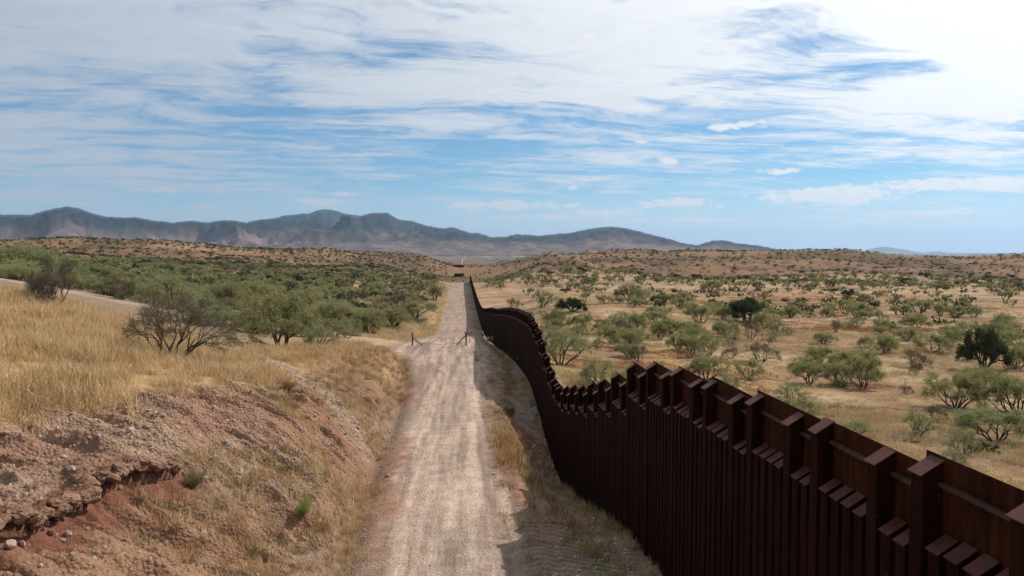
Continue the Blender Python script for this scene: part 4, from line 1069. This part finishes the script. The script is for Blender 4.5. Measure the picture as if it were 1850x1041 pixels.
for i in range(npan):
    y = Y0 + i * PANEL; zt = top_z(y + PANEL * .5)
    zt += random.uniform(-.035, .035)
    for k in range(1, 9):
        yy = y + k * PITCHY
        if k in (3, 8):
            z = zt + random.uniform(-.015, .015)
            if cnt['post'] < 260:
                p = part('post', me_post, (XF, yy, z)); p.rotation_euler = (random.gauss(0, .004), random.gauss(0, .003), 0)
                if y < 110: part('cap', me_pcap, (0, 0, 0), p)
                cnt['post'] += 1
            else:
                h = W_POST / 2; joined['post'][0].box(XF - h, XF + h, yy - h, yy + h, z - 5.6, z)
        else:
            z = zt - .80 + random.uniform(-.02, .02)
            if cnt['bollard'] < 296:
                p = part('bollard', me_bol, (XF - .01, yy, z))
                p.data = me_bol
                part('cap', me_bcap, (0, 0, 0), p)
                cnt['bollard'] += 1
            else:
                h = W_BOL / 2; joined['bollard'][0].box(XF - h - .01, XF + h - .01, yy - h, yy + h, z - 4.8, z)
    zp = zt + .035 + random.uniform(-.03, .05)
    if cnt['plate'] < 240:
        part('steel_plate', me_plate, (XP, y + W_POST / 2 + .10, zp)); cnt['plate'] += 1
        if y < 180:
            part('rail', me_rail1, (XP, y, zt - .24)); part('rail', me_rail2, (XP, y, zt - .24))
    else: joined['steel_plate'][0].box(XP, XP + .01, y, y + PANEL - .01, zp - 1.5, zp)
for nm, (G, mt) in joined.items():
    if G.v:
        o = link(nm, G.mesh(nm, False, [mt]), None, root, kind='stuff'); o.location = -off
# far frontal sections of the same border fence where it crosses the next rises
def far_section(px0, px1, Y, py_base, label):
    a = at(px0, py_base, Y); b_ = at(px1, py_base, Y); G = Geo(); pl = Geo(); k = 0
    n_ = int((b_[0] - a[0]) / .305)
    e = bpy.data.objects.new('fence_section', None); COL.objects.link(e); e.location = (a[0], Y, a[2]); e['label'] = label; e['category'] = 'fence'
    for k in range(n_):
        z0 = -2.5; G.box(k * .305 - .14, k * .305 + .14, -.1, .1, z0, 5.0)
    pl.box(0, n_ * .305, .105, .115, -1, 5.1)
    link('bollard', G.mesh('bollard', False, [M_RUST]), None, e, kind='stuff'); link('steel_plate', pl.mesh('steel_plate', False, [M_PLATE]), None, e)
print('Z', at(830,501.5,930), gz(-4.5,930), at(828,485,1158), gz(-6,1158))
far_section(821, 839, 930, 501.5, 'dark fence section seen head on just past the road crest')
far_section(818, 838, 1158, 485, 'farther and smaller fence section crossing the second rise')

# ------------------------------------------------------------------ wire fence remains at the junction
M_WOOD = bark_mat('weathered_wood', (.035, .022, .016), (.09, .055, .04))
M_WIRE, n, b = principled('rusty_wire', (.10, .06, .045), .6, .4)
M_RUBR, n, b = principled('dull_ring', (.12, .11, .11), .8, .3)
def tube_obj(name, pts, r, mat, parent, n_=8):
    G = Geo(); G.tube([Vector(q) for q in pts], [r] * len(pts), n_)
    b0 = 0; G.f.append(tuple(range(n_ - 1, -1, -1))); G.f.append(tuple(range(len(G.v) - n_, len(G.v))))
    return link(name, G.mesh(name, True, [mat]), None, parent)
def rootobj(name, p, label, cat):
    e = bpy.data.objects.new(name, None); COL.objects.link(e); e.location = p; e['label'] = label; e['category'] = cat; return e
YJ = 88.0
pL = at(745, 612, YJ); pL = (pL[0], YJ, gz(pL[0], YJ)); pR = at(842, 620, YJ); pR = (pR[0], YJ, gz(pR[0], YJ))
e = rootobj('wire_fence_post', pL, 'dark upright wooden post with a brace beside the road junction', 'post')
tube_obj('post', [(0, 0, -.3), (.01, 0, .8), (0, 0, 1.65)], .075, M_WOOD, e)
tube_obj('brace', [(1.25, .0, gz(pL[0] + 1.25, YJ) - pL[2]), (.6, .03, .45), (.08, 0, .95)], .05, M_WOOD, e)
e = rootobj('gate_post', pR, 'dark post with a grey ring on top and a leaning strut at the road edge', 'post')
tube_obj('post', [(0, 0, -.3), (0, 0, .7), (.03, 0, 1.42)], .085, M_WOOD, e)
tube_obj('strut', [(-1.1, -.1, gz(pR[0] - 1.1, YJ) - pR[2] + .02), (-.5, -.05, .7), (.02, 0, 1.3)], .06, M_WOOD, e)
G = Geo(); rp = [Vector((.12 + .27 * math.cos(t), .25 * math.sin(t), 1.5 + .05 * math.sin(t))) for t in [2 * PI * k / 14 for k in range(15)]]; G.tube(rp, [.085] * 15, 6)
link('ring', G.mesh('ring', True, [M_RUBR]), None, e)
tube_obj('hanging_wire', [(.34, 0, 1.45), (.42, 0, .9), (.38, 0, .35), (.2, 0, .05)], .018, M_WIRE, e, 5)
# cable across the road
pts = []
for k in range(13):
    t = k / 12; x = pL[0] + 1.1 + (pR[0] - 1.0 - pL[0] - 1.1) * t; pts.append((x, YJ, gz(x, YJ) + .10 + .12 * (2 * t - 1) ** 2))
G = Geo(); p0 = Vector(pts[0]); G.tube([Vector(q) - p0 for q in pts], [.02] * 13, 5)
o = link('cable', G.mesh('cable', True, [M_WIRE]), None, None, label='slack cable lying low across the dirt road between two posts', category='cable'); o.location = p0
# ------------------------------------------------------------------ single plants near the road
def shrub(name, px, py, wm, hm, mat, label, seed, leaves=700, L=.10, wd=.03, heads=0, pos=None):
    p = pos or hit(px, py); random.seed(seed); S = Geo(); F = Geo(); H = Geo()
    for k in range(26):
        a = random.uniform(0, 2 * PI); t = random.uniform(.1, 1.5); d = Vector((math.cos(a) * t, math.sin(a) * t, 1)).normalized(); L0 = random.uniform(.45, 1)
        pts = [Vector((0, 0, -.02)), d * .5 * L0, (d + Vector((0, 0, .15))).normalized() * L0]; S.tube(pts, [.012, .009, .004], 3)
        for q in range(leaves // 26):
            u = random.uniform(.3, 1); pp = pts[2] * u + rv(.07); F.tri(pp, (d + rv(.6)).normalized(), L * random.uniform(.6, 1.3), wd)
        if heads:
            for q in range(heads):
                F2 = pts[2] + rv(.07)
                for u in range(4): H.tri(F2, rv(1).normalized(), .06, .05)
    e = rootobj(name, p, label, 'shrub'); e.scale = (wm, wm, hm)
    link('stem', S.mesh('stem', False, [M_BARK]), None, e); link('foliage', F.mesh('foliage', False, [mat]), None, e)
    if heads: link('seed_heads', H.mesh('seed_heads', False, [M_WHITE]), None, e)
shrub('green_shrub', 549, 936, .55, .62, M_LEAFB, 'small bright green shrub alone on the dry bank', 31, 2600, .09, .02)
shrub('green_weed', 458, 868, .35, .4, M_LEAF, 'faint green weed up the bank from the bright shrub', 32, 500, .12, .03)
shrub('desert_broom', 882, 618, .8, 1.2, M_LEAFP, 'left of two white tufted shrubs at the fence foot', 33, 400, .1, .03, 7)
shrub('desert_broom', 894, 622, .9, 1.5, M_LEAFP, 'right and taller of two white tufted shrubs at the fence foot', 34, 400, .1, .03, 8)
shrub('dark_shrub', 873, 608, .8, 1.0, M_LEAFD, 'small dark shrub behind the white tufted pair at the fence', 35, 500, .1, .03)
shrub('tumbleweed', 930, 826, .55, .55, G_ORANGE, 'round reddish tumbleweed beside the orange grass on the shoulder', 36, 1600, .12, .012)
shrub('yellow_bush', 906, 842, .5, .6, G_STRAW, 'pale yellow bushy clump at the end of the orange grass', 37, 1200, .14, .014)
shrub('dark_bush', 924, 752, .6, .75, M_LEAFD, 'dark olive bush in the fence shadow above the orange grass', 38, 900, .12, .03)
shrub('olive_bush', 350, 885, .6, .75, G_OLIVE, 'tall olive yellow bush on the bank right of the undercut', 39, 1800, .16, .014)
shrub('brown_bush', 518, 712, 1.0, .6, G_ORANGE, 'brown dry bush beside the eroded trail', 40, 1600, .16, .012)

# ------------------------------------------------------------------ haze
G = Geo(); G.box(-62000, 62000, -3000, 68000, CZ - 560, CZ + 1700)
hz = bpy.data.materials.new('haze'); hz.use_nodes = True; n = NT(hz.node_tree); n.n.clear()
pv_ = n.node('ShaderNodeVolumePrincipled'); pv_.inputs['Color'].default_value = (.50, .71, 1, 1); pv_.inputs['Density'].default_value = 2.5e-5; pv_.inputs['Anisotropy'].default_value = .3
o_ = n.node('ShaderNodeOutputMaterial'); n.l.new(pv_.outputs[0], o_.inputs['Volume'])
link('haze', G.mesh('haze', False, [hz]), None, kind='stuff')
